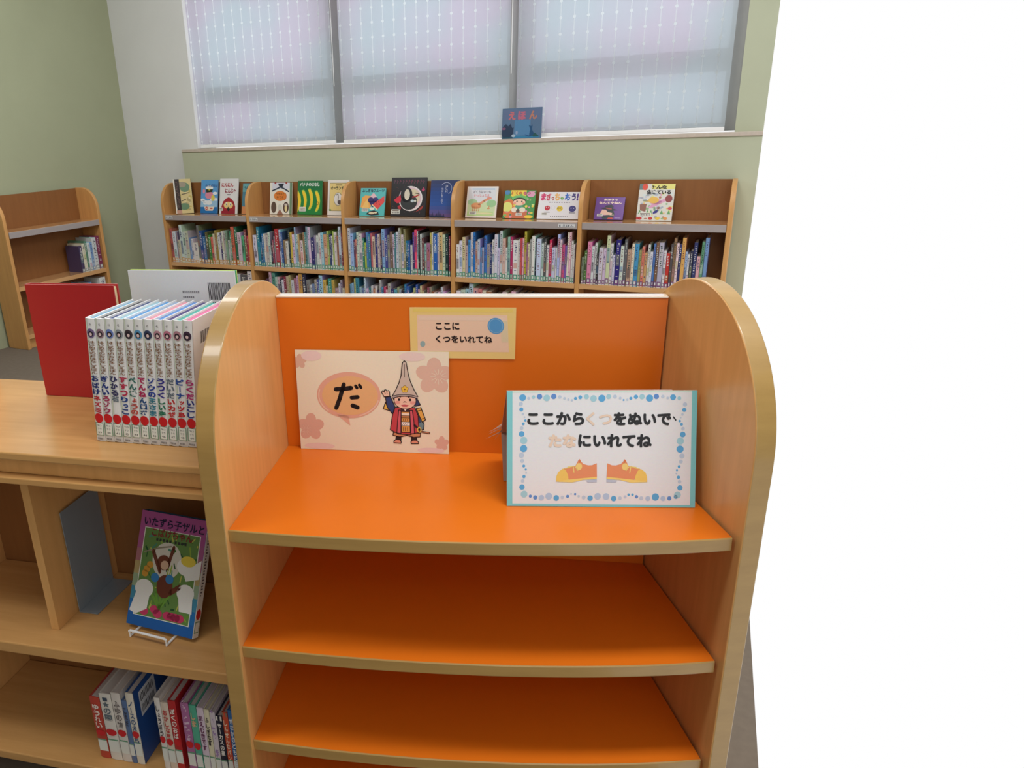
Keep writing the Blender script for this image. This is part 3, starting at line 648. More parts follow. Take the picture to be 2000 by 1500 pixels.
def p_mix(A):
    A.rect(0, 0, 1, 1, (232, 230, 234), 1)
    cs = [(214, 50, 110), (206, 60, 90), (190, 100, 90), (236, 180, 100), (110, 170, 80), (60, 110, 200), (70, 60, 130), (90, 50, 140)]
    xs = [(.05, .17), (.18, .29), (.3, .37), (.38, .5), (.51, .6), (.62, .76), (.78, .88), (.9, .94)]
    for ch, c, (a, b) in zip('まざっちゃおう!', cs, xs):
        lo, hi = (.68, .82) if ch in 'っゃ' else (.68, .95)
        A.text(ch, a, lo, b, hi, c, 2, .06)
    for i in range(9): A.rect(.26 + i * .058, .6, .29 + i * .058, .63, (110, 100, 110), 2)
    A.oval(.23, .4, .065, .09, (196, 36, 60), 2); A.oval(.53, .38, .075, .1, (238, 206, 70), 2); A.oval(.83, .38, .085, .115, (66, 62, 130), 2)
    A.ring(.37, .42, .045, .07, .008, (214, 210, 220), 2, 14)
    for x in (.495, .565): A.ring(x, .4, .022, .034, .012, (130, 110, 30), 3, 12)
    for x in (.205, .255): A.oval(x, .43, .01, .014, (240, 220, 220), 3)
    for x in (.8, .86): A.oval(x, .4, .012, .016, (200, 200, 230), 3)
    for i in range(9): A.rect(.32 + i * .05, .07, .345 + i * .05, .1, (130, 124, 130), 2)
    A.rect(.76, .22, .9, .245, (70, 66, 90), 2); A.rect(.16, .24, .3, .26, (120, 110, 120), 2)
def p_purple(A):
    A.rect(0, 0, 1, 1, (104, 52, 144), 1); A.text('まほうで', .28, .84, .76, .94, (244, 226, 210), 2, .05); A.text('なんでやねん', .12, .7, .9, .81, (246, 220, 200), 2, .05)
    A.poly([(.36, .62), (.56, .68), (.64, .58), (.62, .5), (.8, .42), (.6, .4), (.3, .46), (.16, .52), (.34, .54)], (44, 36, 48), 2); A.poly([(.36, .54), (.58, .5), (.58, .45), (.4, .48)], (170, 84, 70), 3)
    A.poly([(.26, .44), (.38, .44), (.46, .34), (.62, .3), (.6, .22), (.3, .2), (.2, .28)], (240, 196, 176), 3); A.poly([(.42, .42), (.64, .42), (.7, .26), (.66, .04), (.3, .04), (.26, .12), (.46, .22)], (40, 52, 52), 2)
    A.poly([(.46, .03), (.68, .03), (.64, .1), (.5, .1)], (200, 70, 60), 3); A.rect(.54, .2, .68, .22, (220, 200, 170), 4)
    for i in range(6): A.rect(.72 + i * .035, .07, .74 + i * .035, .09, (214, 200, 226), 2)
def p_minna(A):
    A.rect(0, 0, 1, 1, (224, 222, 214), 1); g = random.Random(21)
    A.rect(.35, .85, 1, 1, (234, 226, 130), 2); A.rect(0, .84, .22, 1, (110, 130, 130), 2); A.oval(.16, .92, .08, .09, (226, 84, 66), 3)
    cs = [(206, 206, 222), (226, 160, 190), (150, 190, 140), (226, 226, 150), (190, 130, 110), (214, 226, 226), (236, 200, 130), (176, 186, 200)]
    for _ in range(60): A.oval(g.uniform(.05, .95), g.uniform(.05, .75), g.uniform(.02, .07), g.uniform(.015, .04), g.choice(cs), 2)
    A.oval(.44, .56, .15, .09, (236, 190, 90), 4); A.oval(.5, .52, .17, .08, (226, 160, 196), 3); A.poly([(.3, .36), (.4, .44), (.86, .66), (.8, .54), (.4, .34)], (226, 166, 200), 3)
    A.poly([(.06, .44), (.26, .46), (.24, .24), (.08, .28)], (150, 106, 90), 4); A.poly([(.46, .24), (.6, .32), (.58, .22), (.46, .18)], (60, 60, 140), 5); A.oval(.86, .6, .1, .1, (150, 70, 70), 4)
    for x, c in ((.1, (206, 60, 60)), (.4, (200, 60, 56)), (.6, (236, 206, 70)), (.82, (230, 160, 90)), (.03, (206, 70, 76)), (.92, (214, 80, 90))): A.oval(x, .06 if x < .9 else .34, .06, .04, c, 4)
    for x in (.08, .3, .4, .7, .9): A.poly([(x - .05, .18), (x, .3), (x + .05, .18)], (110, 170, 110), 5)
    A.text('みんな', .32, .86, .78, .96, (32, 28, 32), 6, .05); A.text('生きている', .22, .72, .9, .84, (32, 28, 32), 6, .05)
FBY = .14
def disp(x0, x1, zt, y, label, base, paint, sticker=None, lean=None, th=.011, spine=None):
    h = (zt - CZ); lean = lean if lean is not None else math.atan2(max(.004, .195 - y), h)
    hh = h / math.cos(lean)
    return face_book(FB, x0, y, CZ + .0006 + th * math.sin(lean), x1 - x0, hh, th, lean, 0, label, base, paint, 'face-out books on the bookcase tops', sticker=sticker, spine=spine)
# first book stands turned so that its dark spine shows
def p_none(A): pass
face_book(FB, .112, .042, CZ + .0006 + .04 * math.sin(.1), .15, .290, .04, .1, .62, 'beige picture book with a black cloth spine band, leftmost on the bookcase tops', (60, 50, 46), p_river, 'face-out books on the bookcase tops')
disp(.303, .483, -.318, .13, 'blue picture book with a white captain cap on its cover', (92, 158, 214), p_sailor)
disp(.508, .70, -.308, .13, 'white picture book with red title and maroon ninja hood', (226, 224, 224), p_ninja, (.0, .08, .2, .09))
disp(.745, .878, -.348, .13, 'teal picture book half hidden behind the second bookcase panel', (74, 128, 150), p_tealhid)
disp(1.02, 1.235, -.343, .15, 'white picture book with a black roof and orange disc', (230, 226, 214), p_roof)
disp(1.292, 1.522, -.330, .15, 'green picture book with four yellow bananas', (40, 130, 66), p_banana, (.08, .1, .26, .13))
disp(1.575, 1.765, -.325, .15, 'cream framed picture book with a white oval, beside the banana book', (234, 228, 222), p_orl, spine=(190, 40, 80))
disp(1.868, 2.084, -.389, .14, 'small teal picture book with purple heart and red melon slice', (84, 186, 186), p_fruit, (.1, .16, .26, .12))
disp(2.138, 2.428, -.311, .14, 'large black picture book with a round white window', (46, 44, 48), p_black, (.03, .06, .24, .12))
disp(2.460, 2.684, -.333, .14, 'navy night-sky picture book right of the large black book', (40, 60, 120), p_navy)
disp(2.746, 2.977, -.379, .135, 'pale picture book with an orange giraffe on a green meadow', (236, 226, 216), p_giraffe, (.12, .1, .24, .1))
disp(3.028, 3.25, -.406, .135, 'green and yellow picture book with a child in a hat', (70, 150, 76), p_boku, (.42, .1, .2, .09))
disp(3.276, 3.563, -.418, .13, 'wide white picture book with colourful title and three round blobs', (232, 230, 234), p_mix, (.1, .14, .14, .09))
disp(3.664, 3.852, -.453, .13, 'small purple picture book with a black hat', (104, 52, 144), p_purple, (.1, .14, .2, .12))
disp(3.937, 4.155, -.366, .13, 'tall busy colourful picture book, rightmost on the bookcase tops', (224, 222, 214), p_minna, (.06, .13, .36, .09))

# blue sign on the sill
def p_ehon(A):
    A.rect(0, 0, 1, 1, (92, 118, 148), 1); A.rect(.02, .62, .98, .95, (100, 116, 150), 2); A.rect(.32, .1, .72, .62, (88, 136, 178), 2); A.rect(.3, .02, .95, .09, (60, 130, 170), 3)
    A.text('え', .16, .62, .34, .9, (196, 112, 122), 4, .05); A.text('ほ', .4, .62, .6, .9, (196, 108, 130), 4, .05); A.text('ん', .68, .62, .88, .9, (190, 130, 110), 4, .05)
    A.poly([(0, .18), (.02, .4), (.1, .5), (.16, .42), (.22, .5), (.26, .36), (.3, .38), (.28, .12), (.2, .04), (.02, .06)], (50, 66, 92), 4); A.oval(.05, .34, .05, .04, (130, 90, 120), 5); A.oval(.3, .1, .05, .05, (170, 190, 205), 5); A.oval(.38, .2, .03, .06, (150, 170, 200), 5)
    A.poly([(.7, .14), (.72, .3), (.68, .44), (.74, .4), (.78, .46), (.76, .3), (.8, .2), (.9, .1), (.7, .06)], (44, 84, 124), 4); A.poly([(.78, .1), (.84, .18), (.95, .06), (.8, .05)], (50, 90, 90), 5); A.stroke([(.6, .12), (.7, .07)], .03, (50, 90, 140), 4)
    A.rect(.02, .01, .28, .06, (40, 84, 104), 5)
s = empty('shelf_sign', to_world(FB, (2.977, .248, -.0575))); s.rotation_euler = (math.radians(-3), 0, -YB)
tag(s, 'small blue sign with pink letters standing on the window sill', 'sign')
mb = MB(); mb.box(0, .28, 0, .004, 0, .2, (92, 118, 148)); p_ehon(Art(mb, front_face(.28, .2))); mb.build('sign_board', M['gloss'], s)
mb = MB(); mb.prism([(.1, .0042, 0), (.18, .0042, 0), (.18, .028, 0), (.1, .028, 0)], [(.13, .0042, .12), (.15, .0042, .12), (.15, .0062, .12), (.13, .0062, .12)], (220, 220, 220)); mb.build('prop', M['white'], s)

# ------------------------------------------------------------------ the near orange unit for shoes
OZT, OZ = -.317, [-.660, -.9135, -1.142, -1.372]
SPL = .245                                # the right panel opens outward
XR = .792
def panel_profile(s=1.0):
    pts = [(.145, -H), (-.385, -H), (-.385, -.52)]
    for i in range(1, 40):
        t = math.pi * i / 40
        pts.append((-.12 - .265 * math.cos(t), -.52 + .258 * math.sin(t)))
    pts.append((.145, -.52))
    return [(y * (s if y < 0 else 1), z) for y, z in pts]
ou = empty('shoe_shelf', to_world(FO, (.4, -.1, -H)), -YO)
tag(ou, 'near wooden shoe shelf with rounded side panels and bright orange shelves', 'shelf unit')
def OB(mb, name, mat, parent=ou, bevel=0.0, seg=2, smooth=False):
    mb.v = [(x - .4, y + .1, z + H) for x, y, z in mb.v]
    return mb.build(name, mat, parent, bevel=bevel, seg=seg, smooth=smooth)
mb = MB(); pr = panel_profile()
mb.prism([(-.035, y, z) for y, z in pr], [(0, y, z) for y, z in pr]); lp = OB(mb, 'side_panel', M['wood'], bevel=.003, seg=3, smooth=True)
mb = MB(); pr = panel_profile(.86); cs, sn = math.cos(SPL), math.sin(SPL)
def edge_faces(o):
    o.data.materials.append(M['edge'])
    for p in o.data.polygons:
        if abs(p.normal.x) < .6: p.material_index = 1
def RP(x, y): return (XR + .004 + x * cs - y * sn, x * sn * 1 + y * cs)
mb.prism([(*RP(0, y), z) for y, z in pr], [(*RP(.035, y), z) for y, z in pr]); rp_ = OB(mb, 'side_panel', M['wood'], bevel=.003, seg=3, smooth=True)
edge_faces(lp); edge_faces(rp_)
mb = MB(); mb.box(.0005, XR, 0.0, .020, -H + .002, OZT - .001); OB(mb, 'back_panel', M['orange'])
mb = MB(); mb.box(.0005, XR, -.0015, .024, OZT - .0005, OZT + .0035); OB(mb, 'top_rail', M['rail'], bevel=.0012, seg=3)
curve = [(0, .372), (.07, .3755), (.16, .3768), (.24, .3755), (.33, .3725), (.42, .368), (.5, .362), (.585, .3535), (.67, .342), (.765, .326), (.84, .311)]
def front(off=0.0, n=44):
    xs = np.array([c[0] for c in curve]); ys = np.array([c[1] for c in curve]); p = np.polyfit(xs, ys, 4)
    out = []
    for i in range(n + 1):
        x = .0005 + (.866 - .0005) * i / n; d = np.polyval(p, x) + off
        xe = XR + .0 + d * math.tan(SPL)
        if x > xe - .001: x = xe - .001; d = np.polyval(p, x) + off; out.append((x, -d)); break
        out.append((x, -d))
    return out
for k, z in enumerate(OZ):
    th = .0235; fr_ = front(-.002)
    loop = [(.0005, -.0006)] + fr_ + [(XR - .0005, -.0006)]
    mb = MB(); mb.prism([(x, y, z - th) for x, y in loop], [(x, y, z) for x, y in loop])
    sh = OB(mb, 'shelf', M['orange'])
    f2 = front(.0005)
    mb = MB(); L1 = f2 + [(x, y + .0016) for x, y in reversed(f2)]
    n = len(f2)
    for i in range(n - 1):
        a, b = f2[i], f2[i + 1]; a2, b2 = fr_[min(i, len(fr_) - 1)], fr_[min(i + 1, len(fr_) - 1)]
    zt, zb, c = z + .0004, z - th - .0004, .0018
    sec = [(.002, zb), (.0002, zb), (-.0004, zb + c), (-.0004, zt - c), (.0004, zt - .0005), (.002, zt)]
    V = []; 
    for x, y in f2:
        for (dy, zz) in sec: V.append((x, y + dy, zz))
    m_ = len(sec); mb.v = V
    for i in range(n - 1):
        for j in range(m_):
            j2 = (j + 1) % m_
            mb.f.append((i * m_ + j, i * m_ + j2, (i + 1) * m_ + j2, (i + 1) * m_ + j)); mb.c.append((.5, .5, .5))
    mb.f.append(tuple(range(m_))); mb.c.append((.5,) * 3); mb.f.append(tuple((n - 1) * m_ + j for j in reversed(range(m_)))); mb.c.append((.5,) * 3)
    mb.f = [tuple(reversed(f)) for f in mb.f]
    e = OB(mb, 'edge_band', M['edge'], sh)
mb = MB(); mb.box(.0005, XR + .05, -.31, -.295, -H + .001, OZ[3] - .0245); OB(mb, 'kickboard', M['wood'])

# sheet with the single letter and the helmeted boy, leaning on the orange back
def sheet(name, frame, x, y, z, w, h, lean, label, cat, base, px_quad, paint, th=.0009, mat='print', roll=0.0):
    r_ = MB(); r_.box(0, w, 0, th, 0, h, base)
    f = None
    if px_quad: f = homography(px_quad, [(0, 1), (1, 1), (1, 0), (0, 0)])
    A = Art(r_, front_face(w, h), f, True); paint(A)
    o = r_.build(name, M[mat]); o.location = to_world(frame, (x, y, z))
    o.rotation_euler = (Matrix.Rotation(-frame[1], 3, 'Z') @ Matrix.Rotation(-lean, 3, 'X') @ Matrix.Rotation(roll, 3, 'Y')).to_euler()
    return tag(o, label, cat)
INK = (44, 30, 36)
def p_da(A):
    A.px_rect = None
    def plum(cx, cy, R, c, l=1):
        A.poly([(cx + R * (.68 + .36 * abs(math.cos(2.5 * t))) * math.sin(t), cy - R * (.68 + .36 * abs(math.cos(2.5 * t))) * math.cos(t)) for t in [2 * math.pi * i / 60 for i in range(60)]], c, l)
    plum(1262, 660, 150, (226, 188, 168)); plum(118, 555, 62, (222, 182, 162)); plum(222, 1112, 112, (222, 176, 158)); plum(1318, 1215, 58, (224, 178, 160))
    A.oval(300, 1270, 130, 26, (236, 208, 200), 2); A.oval(1230, 1275, 110, 22, (236, 208, 204), 2); A.oval(1080, 500, 110, 40, (236, 212, 204), 2); A.oval(220, 505, 90, 45, (236, 210, 206), 2)
    for i in range(12):
        t = 2 * math.pi * i / 12; A.stroke([(1298 + 22 * math.cos(t), 665 + 20 * math.sin(t)), (1298 + 66 * math.cos(t), 665 + 62 * math.sin(t))], 5, (240, 222, 200), 3)
        A.stroke([(180 + 14 * math.cos(t), 1140 + 14 * math.sin(t)), (180 + 44 * math.cos(t), 1140 + 44 * math.sin(t))], 4, (232, 198, 180), 3)
    A.oval(545, 835, 272, 196, (228, 172, 150), 3, 40); A.poly([(440, 1000), (545, 1010), (560, 1092)], (228, 176, 154), 3)
    A.oval(555, 838, 238, 164, (232, 182, 128), 4, 40); A.ring(545, 838, 256, 180, 10, (236, 200, 178), 4, 30, .2, 1.2); A.ring(545, 838, 256, 180, 10, (236, 200, 178), 4, 30, 2.3, 3.4)
    k = (24, 18, 24)
    A.stroke([(436, 788), (500, 784), (565, 774)], 38, k, 6); A.stroke([(503, 745), (488, 800), (468, 870), (440, 946)], 36, k, 6)
    A.stroke([(604, 756), (616, 772)], 26, k, 6); A.stroke([(636, 748), (650, 768)], 26, k, 6); A.stroke([(570, 856), (622, 850)], 34, k, 6); A.stroke([(578, 922), (622, 938)], 36, k, 6)
    # the boy: raised arm, coat, armour, sword, legs
    out = 7
    def shape(pts, c, l): A.poly(pts, c, l); A.stroke(pts, out, INK, l + .5, True)
    shape([(856, 888), (838, 942), (886, 956)], (232, 186, 84), 5)
    shape([(855, 846), (897, 838), (934, 918), (928, 960), (914, 982), (872, 930)], (50, 68, 120), 6)
    hand = [(846, 842), (824, 806), (832, 790), (846, 800), (846, 786), (860, 782), (868, 794), (880, 788), (890, 800), (892, 836)]
    shape(hand, (240, 200, 176), 6); A.stroke([(848, 800), (856, 818)], 4, INK, 7); A.stroke([(866, 796), (870, 816)], 4, INK, 7)
    shape([(1108, 832), (1146, 902), (1100, 916)], (50, 66, 110), 5); shape([(912, 836), (934, 836), (930, 872)], (50, 66, 110), 5)
    shape([(1118, 990), (1150, 1010), (1176, 1060), (1172, 1104), (1140, 1112), (1118, 1060)], (112, 138, 146), 5)
    A.poly([(1118, 980), (1140, 1000), (1150, 1050), (1120, 1060)], (50, 68, 110), 5.2)
    shape([(922, 1136), (1146, 1136), (1142, 1166), (1090, 1172), (1032, 1158), (976, 1172), (918, 1160)], (206, 140, 100), 5)
    shape([(944, 1172), (984, 1172), (984, 1200), (940, 1200)], (44, 34, 36), 5); shape([(1072, 1172), (1114, 1172), (1116, 1200), (1070, 1200)], (44, 34, 36), 5)
    shape([(926, 1222), (926, 1206), (944, 1194), (976, 1196), (986, 1212), (984, 1224)], (226, 150, 124), 6); shape([(1068, 1224), (1066, 1210), (1078, 1196), (1110, 1194), (1128, 1208), (1130, 1222)], (226, 150, 124), 6)
    shape([(940, 926), (1100, 926), (1126, 990), (1130, 1060), (1136, 1132), (1076, 1142), (1060, 1152), (966, 1148), (944, 1138), (896, 1116), (912, 1010), (926, 950)], (196, 68, 78), 6)
    shape([(966, 950), (986, 950), (984, 1144), (950, 1140), (958, 1040)], (214, 96, 110), 7); shape([(1058, 950), (1080, 950), (1092, 1040), (1096, 1140), (1066, 1144)], (214, 96, 110), 7)
    shape([(986, 948), (1058, 948), (1062, 1132), (988, 1132)], (222, 158, 82), 8)
    A.rect(990, 974, 1056, 992, (244, 226, 206), 8.5); A.rect(990, 998, 1056, 1008, (200, 130, 90), 8.5); A.rect(990, 1048, 1058, 1076, (246, 236, 226), 8.5)
    for y in (994, 1012, 1046, 1078): A.stroke([(988, y), (1060, y)], 4, INK, 9, cap=False)
    for x in (1004, 1020, 1038): A.stroke([(x, 1020), (x, 1036)], 4, (120, 70, 50), 9, cap=False); A.stroke([(x, 1090), (x, 1122)], 4, (120, 70, 50), 9, cap=False); A.stroke([(x - 8, 1072), (x + 8, 1052)], 4, (130, 110, 110), 9, cap=False)
    A.poly([(984, 936), (1056, 936), (1052, 964), (988, 964)], (60, 40, 44), 8.7); A.poly([(1008, 938), (1034, 938), (1020, 956)], (244, 232, 222), 9)
    shape([(1112, 932), (1150, 924), (1188, 1024), (1160, 1044), (1132, 984)], (230, 174, 84), 7); A.stroke([(1120, 952), (1156, 944)], 4, INK, 8); A.stroke([(1148, 1022), (1182, 1008)], 4, INK, 8)
    A.stroke([(1096, 1070), (1136, 1108)], 17, INK, 9); A.ring(1136, 1108, 14, 20, 8, (236, 196, 84), 9.3, 16); A.stroke([(1158, 1124), (1216, 1132)], 16, INK, 7); A.stroke([(1158, 1124), (1214, 1131)], 9, (190, 130, 100), 7.5)
    # head and tall helmet
    A.oval(1020, 868, 94, 74, INK, 9, 30); A.oval(1020, 868, 88, 68, (242, 200, 178), 9.5, 30)
    A.oval(958, 886, 22, 14, (232, 160, 148), 10); A.oval(1084, 886, 22, 14, (232, 160, 148), 10)
    A.oval(970, 862, 10, 11, INK, 10.5); A.oval(1062, 862, 10, 11, INK, 10.5); A.stroke([(946, 838), (968, 834), (982, 842)], 6, INK, 10.5); A.stroke([(1046, 842), (1062, 834), (1084, 838)], 6, INK, 10.5)
    A.stroke([(1008, 884), (1018, 876), (1028, 884)], 6, (120, 70, 64), 10.5); A.poly([(986, 906), (1018, 902), (1050, 906), (1036, 920), (1000, 920)], (196, 84, 92), 10.5)
    hat = [(1015, 535), (1030, 548), (1038, 590), (1048, 650), (1066, 712), (1096, 780), (1126, 832), (1072, 822), (1020, 818), (968, 822), (914, 834), (942, 784), (970, 722), (988, 660), (994, 600), (1000, 552)]
    shape(hat, (206, 190, 176), 11)
    A.poly([(912, 836), (968, 824), (1020, 820), (1072, 824), (1128, 836), (1122, 848), (1070, 836), (1020, 832), (970, 836), (920, 850)], (176, 164, 160), 12); A.stroke([(920, 850), (970, 836), (1020, 832), (1070, 836), (1122, 848)], 6, INK, 12.3)
    A.stroke([(1016, 566), (1016, 672)], 5, INK, 12)
    for i in range(5):
        t = math.pi / 2 + i * 2 * math.pi / 5; A.oval(1018 + 17 * math.cos(t), 774 - 17 * math.sin(t), 15, 15, (120, 84, 30), 12, 14); A.oval(1018 + 17 * math.cos(t), 774 - 17 * math.sin(t), 11.5, 11.5, (240, 200, 76), 12.5, 14)
    A.oval(1018, 774, 6, 6, (140, 90, 40), 13, 10)
LAY = 0.00012
sheet('letter_sheet', FO, .0345, -.015, OZ[0] + .0006, .3325, .2285, math.atan2(.011, .23), 'pink sheet with one big black letter and a helmeted boy waving', 'poster', (240, 229, 205), [(75, 455), (1385, 455), (1375, 1300), (140, 1298)], p_da)
def p_here(A):
    A.rect(1112, 152, 1878, 464, (238, 204, 176), 1); A.rect(1130, 165, 1860, 200, (236, 208, 184), 2); A.rect(1820, 200, 1876, 380, (222, 206, 170), 2)
    A.rect(1075, 100, 1925, 128, (234, 206, 110), 1)
    A.heavy('ここに', 1270, 280, 1472, 216, (36, 22, 24), 3, .04); A.heavy('くつをいれてね', 1268, 390, 1745, 328, (36, 22, 24), 3, .04)
    A.oval(1778, 243, 69, 69, (84, 152, 206), 3, 30); A.ring(1778, 243, 58, 58, 5, (130, 180, 214), 4, 30); A.oval(1156, 403, 22, 26, (150, 176, 176), 3)
def flip_text(A): return A
sheet('shoe_notice', FO, .2862, -.0022, -.4455, .2165, .1085, 0.0, 'small yellow-bordered notice taped on the orange back above the pink sheet', 'notice', (236, 206, 130), [(1047, 88), (1955, 87), (1925, 522), (1050, 521)], p_here)

# tent-shaped cardboard sign
def tent():
    A0 = Vector((.4922, -.2332)); A1 = Vector((.7884, -.2082))            # bottom front edge, as seen up to the photo's border
    d = (A1 - A0); w312 = d.length; yaw = math.atan2(d.y, d.x); w = .338; h = .214; lean = .26
    r_ = empty('tent_sign', to_world(FO, (A0.x, A0.y, OZ[0] + .0008)), -YO + yaw)
    tag(r_, 'white tent sign with blue dots and orange shoes on the top orange shelf', 'sign')
    cl, sl = math.cos(lean), math.sin(lean)
    f3 = lambda X, Y, l: (X * w312, Y * h * sl - LAY * l * cl, Y * h * cl + LAY * l * sl)
    mb = MB(); t = .004
    def pt(x, yy, o): return (x, yy * sl + o * cl, yy * cl - o * sl)
    mb.prism([pt(0, 0, 0), pt(w, 0, 0), pt(w, h, 0), pt(0, h, 0)], [pt(0, 0, t), pt(w, 0, t), pt(w, h, t), pt(0, h, t)], (228, 228, 230))
    px = homography([(226, 137), (1958, 125), (1958, 1322), (263, 1316)], [(0, 1), (1, 1), (1, 0), (0, 0)])
    A = Art(mb, f3, px); AF = Art(mb, f3)
    e = w / w312
    teal = (126, 200, 204)
    AF.rect(0, 0, .034, 1, teal, 1); AF.rect(.034, 0, e, .022, teal, 1); AF.rect(e - .03, .022, e, 1, teal, 1); AF.rect(.034, .985, e - .03, 1, (206, 226, 214), 1)
    C = {'b': (88, 166, 216), 'B': (92, 140, 206), 't': (160, 204, 216), 'g': (188, 202, 220), 'G': (176, 196, 222)}
    top = [(392,203,35,'b'),(455,210,15,'g'),(505,197,18,'t'),(568,192,28,'B'),(642,205,34,'t'),(715,190,28,'B'),(778,195,18,'g'),(828,210,14,'g'),(868,222,12,'g'),(905,230,12,'g'),(942,210,16,'b'),(990,198,20,'b'),(1055,192,26,'t'),(1128,210,34,'t'),(1215,208,37,'b'),(1285,190,26,'t'),(1350,190,20,'g'),(1405,205,14,'g'),(1440,225,10,'b'),(1478,222,12,'g'),(1515,207,16,'b'),(1567,192,22,'b'),(1630,190,28,'t'),(1708,205,37,'b'),(1778,188,27,'B'),(1845,188,18,'g'),(1895,203,14,'g'),(1950,195,30,'b'),(2015,205,20,'t')]
    left = [(375,268,22,'g'),(382,325,21,'b'),(400,372,13,'g'),(418,405,9,'g'),(427,440,13,'b'),(407,474,15,'b'),(392,518,18,'g'),(393,578,29,'b'),(417,645,37,'t'),(418,728,37,'b'),(398,798,27,'g'),(408,855,20,'g'),(425,907,15,'b'),(447,942,11,'b'),(452,978,9,'g'),(430,1015,17,'b'),(418,1060,18,'g'),(413,1123,28,'b'),(437,1195,35,'t')]
    bot = [(502,1215,16,'B'),(553,1228,22,'B'),(617,1230,28,'G'),(692,1215,35,'G'),(770,1232,29,'b'),(832,1225,18,'g'),(886,1215,16,'B'),(922,1190,9,'g'),(963,1192,12,'B'),(1000,1213,13,'g'),(1052,1225,20,'g'),(1118,1232,28,'b'),(1195,1213,34,'G'),(1282,1215,34,'G'),(1360,1235,28,'b'),(1425,1230,18,'g'),(1477,1217,15,'g'),(1513,1195,13,'b'),(1553,1195,13,'b'),(1594,1215,17,'B'),(1643,1230,20,'g'),(1710,1232,25,'G'),(1788,1217,37,'b'),(1865,1232,26,'G'),(1930,1230,22,'B'),(1995,1215,20,'b')]
    right = [(2450 - x, y, q, c) for x, y, q, c in left if y > 230]
    for x, y, q, c in top + left + bot + right: A.oval(x, y, q, q, C[c], 2, 18)
    k = (22, 22, 26); be = (232, 206, 184)
    A.heavy('ここから', 447, 487, 1040, 350, k, 3, .058); A.heavy('くつ', 1058, 490, 1326, 350, be, 3, .04); A.heavy('をぬいで', 1338, 487, 1936, 350, k, 3, .058); A.text('、', 1950, 440, 1990, 390, k, 3)
    A.heavy('たな', 672, 716, 962, 580, be, 3, .065); A.heavy('にいれてね', 980, 712, 1740, 575, k, 3, .058)
    for m in (0, 1):
        X = (lambda x: 2464 - x) if m else (lambda x: x)
        def S(pts): return [(X(x), y) for x, y in pts]
        A.poly(S([(840, 930), (958, 905), (985, 850), (1000, 832), (1016, 860), (1040, 884), (1090, 898), (1130, 896), (1178, 876), (1183, 1020), (1060, 1030), (900, 1046), (860, 1000)]), (228, 140, 92), 3)
        A.poly(S([(762, 1064), (766, 1010), (784, 966), (832, 930), (862, 950), (884, 1000), (892, 1050)]), (238, 196, 92), 4)
        A.poly(S([(762, 1066), (894, 1044), (1060, 1026), (1182, 1014), (1182, 1036), (1050, 1044), (930, 1072)]), (240, 206, 110), 4.5)
        A.poly(S([(1070, 1052), (1182, 1040), (1182, 1070), (1090, 1072)]), (184, 190, 206), 4)
        A.oval(X(995), 910, 32, 36, (240, 206, 120), 5); A.poly(S([(985, 850), (1000, 834), (1014, 860), (1000, 880)]), (214, 120, 70), 4)
        for q in ([(850, 930), (900, 920)], [(880, 915), (930, 910)], [(935, 905), (945, 970)], [(950, 905), (985, 950)]): A.stroke(S(q), 9, (242, 214, 120), 5)
    mb.build('front_board', M['gloss'], r_)
    top3 = pt(0, h, t); yb = .172
    mb = MB(); y1, z1 = top3[1], top3[2]
    wb = w - .042; mb.prism([(0, y1, z1), (wb, y1, z1), (wb, yb, .075), (0, yb, .075)], [(0, y1 + .004, z1), (wb, y1 + .004, z1), (wb, yb + .004, .075), (0, yb + .004, .075)]); mb.build('back_board', M['card'], r_)
    mb = MB(); q = [(yb + .004, .074), (yb - .002, .070), (.122, .03), (.1, .0005), (.104, .0003), (.127, .028), (yb + .004, .066)]
    mb.prism([(0.001, a, b) for a, b in q], [(wb - .001, a, b) for a, b in q]); mb.build('base_flap', M['card'], r_)
    mb = MB(); g = random.Random(2)
    for i in range(5):
        z = .082 + .004 * i; x1, y2 = -g.uniform(.015, .035), yb - .02 - g.uniform(0, .03)
        mb.face([(.002, yb - .012, z), (.002, yb - .012, z + .003), (x1, y2, z - g.uniform(.0, .012))], (240, 214, 196))
    mb.build('tape_end', M['gloss'], r_)
tent()

# ------------------------------------------------------------------ the bookshelf left of the orange unit
lu = empty('bookshelf', to_world(FL, (-.4, .3, -H)), -YL)
tag(lu, 'near maple bookshelf left of the orange shoe shelf, full of children\'s books', 'bookshelf')
def LX(y):                                # where the orange unit's left panel stands, at depth y
    a = to_local(FL, to_world(FO, (-.036, .14, 0))); b = to_local(FL, to_world(FO, (-.036, -.38, 0)))
    t = (y - a.y) / (b.y - a.y); return a.x + t * (b.x - a.x) - .001
def LB(name, mat, y0, y1, z0, z1, x0=-.80, bevel=.0015, parent=lu):
    mb = MB(); loop = [(x0, y0), (LX(y0), y0), (LX(y1), y1), (x0, y1)]
    mb.prism([(x + .4, y - .3, z0 + H) for x, y in loop], [(x + .4, y - .3, z1 + H) for x, y in loop]); return mb.build(name, mat, parent, bevel=bevel)
LZ1, LZ2, LZ3 = -.58, -1.062, -1.40
yB = .245
LB('top_board', M['wood_h'], 0, .42, LZ1 - .017, LZ1, bevel=.003)
LB('filler_board', M['wood'], .022, .036, LZ1 - .057, LZ1 - .0175)
LB('lower_board', M['wood_h'], 0, .30, LZ1 - .072, LZ1 - .0575, bevel=.002)
LB('shelf', M['wood_h'], 0, .30, LZ2 - .029, LZ2, bevel=.003)
LB('shelf', M['wood_h'], 0, .30, LZ3 - .025, LZ3, bevel=.003)
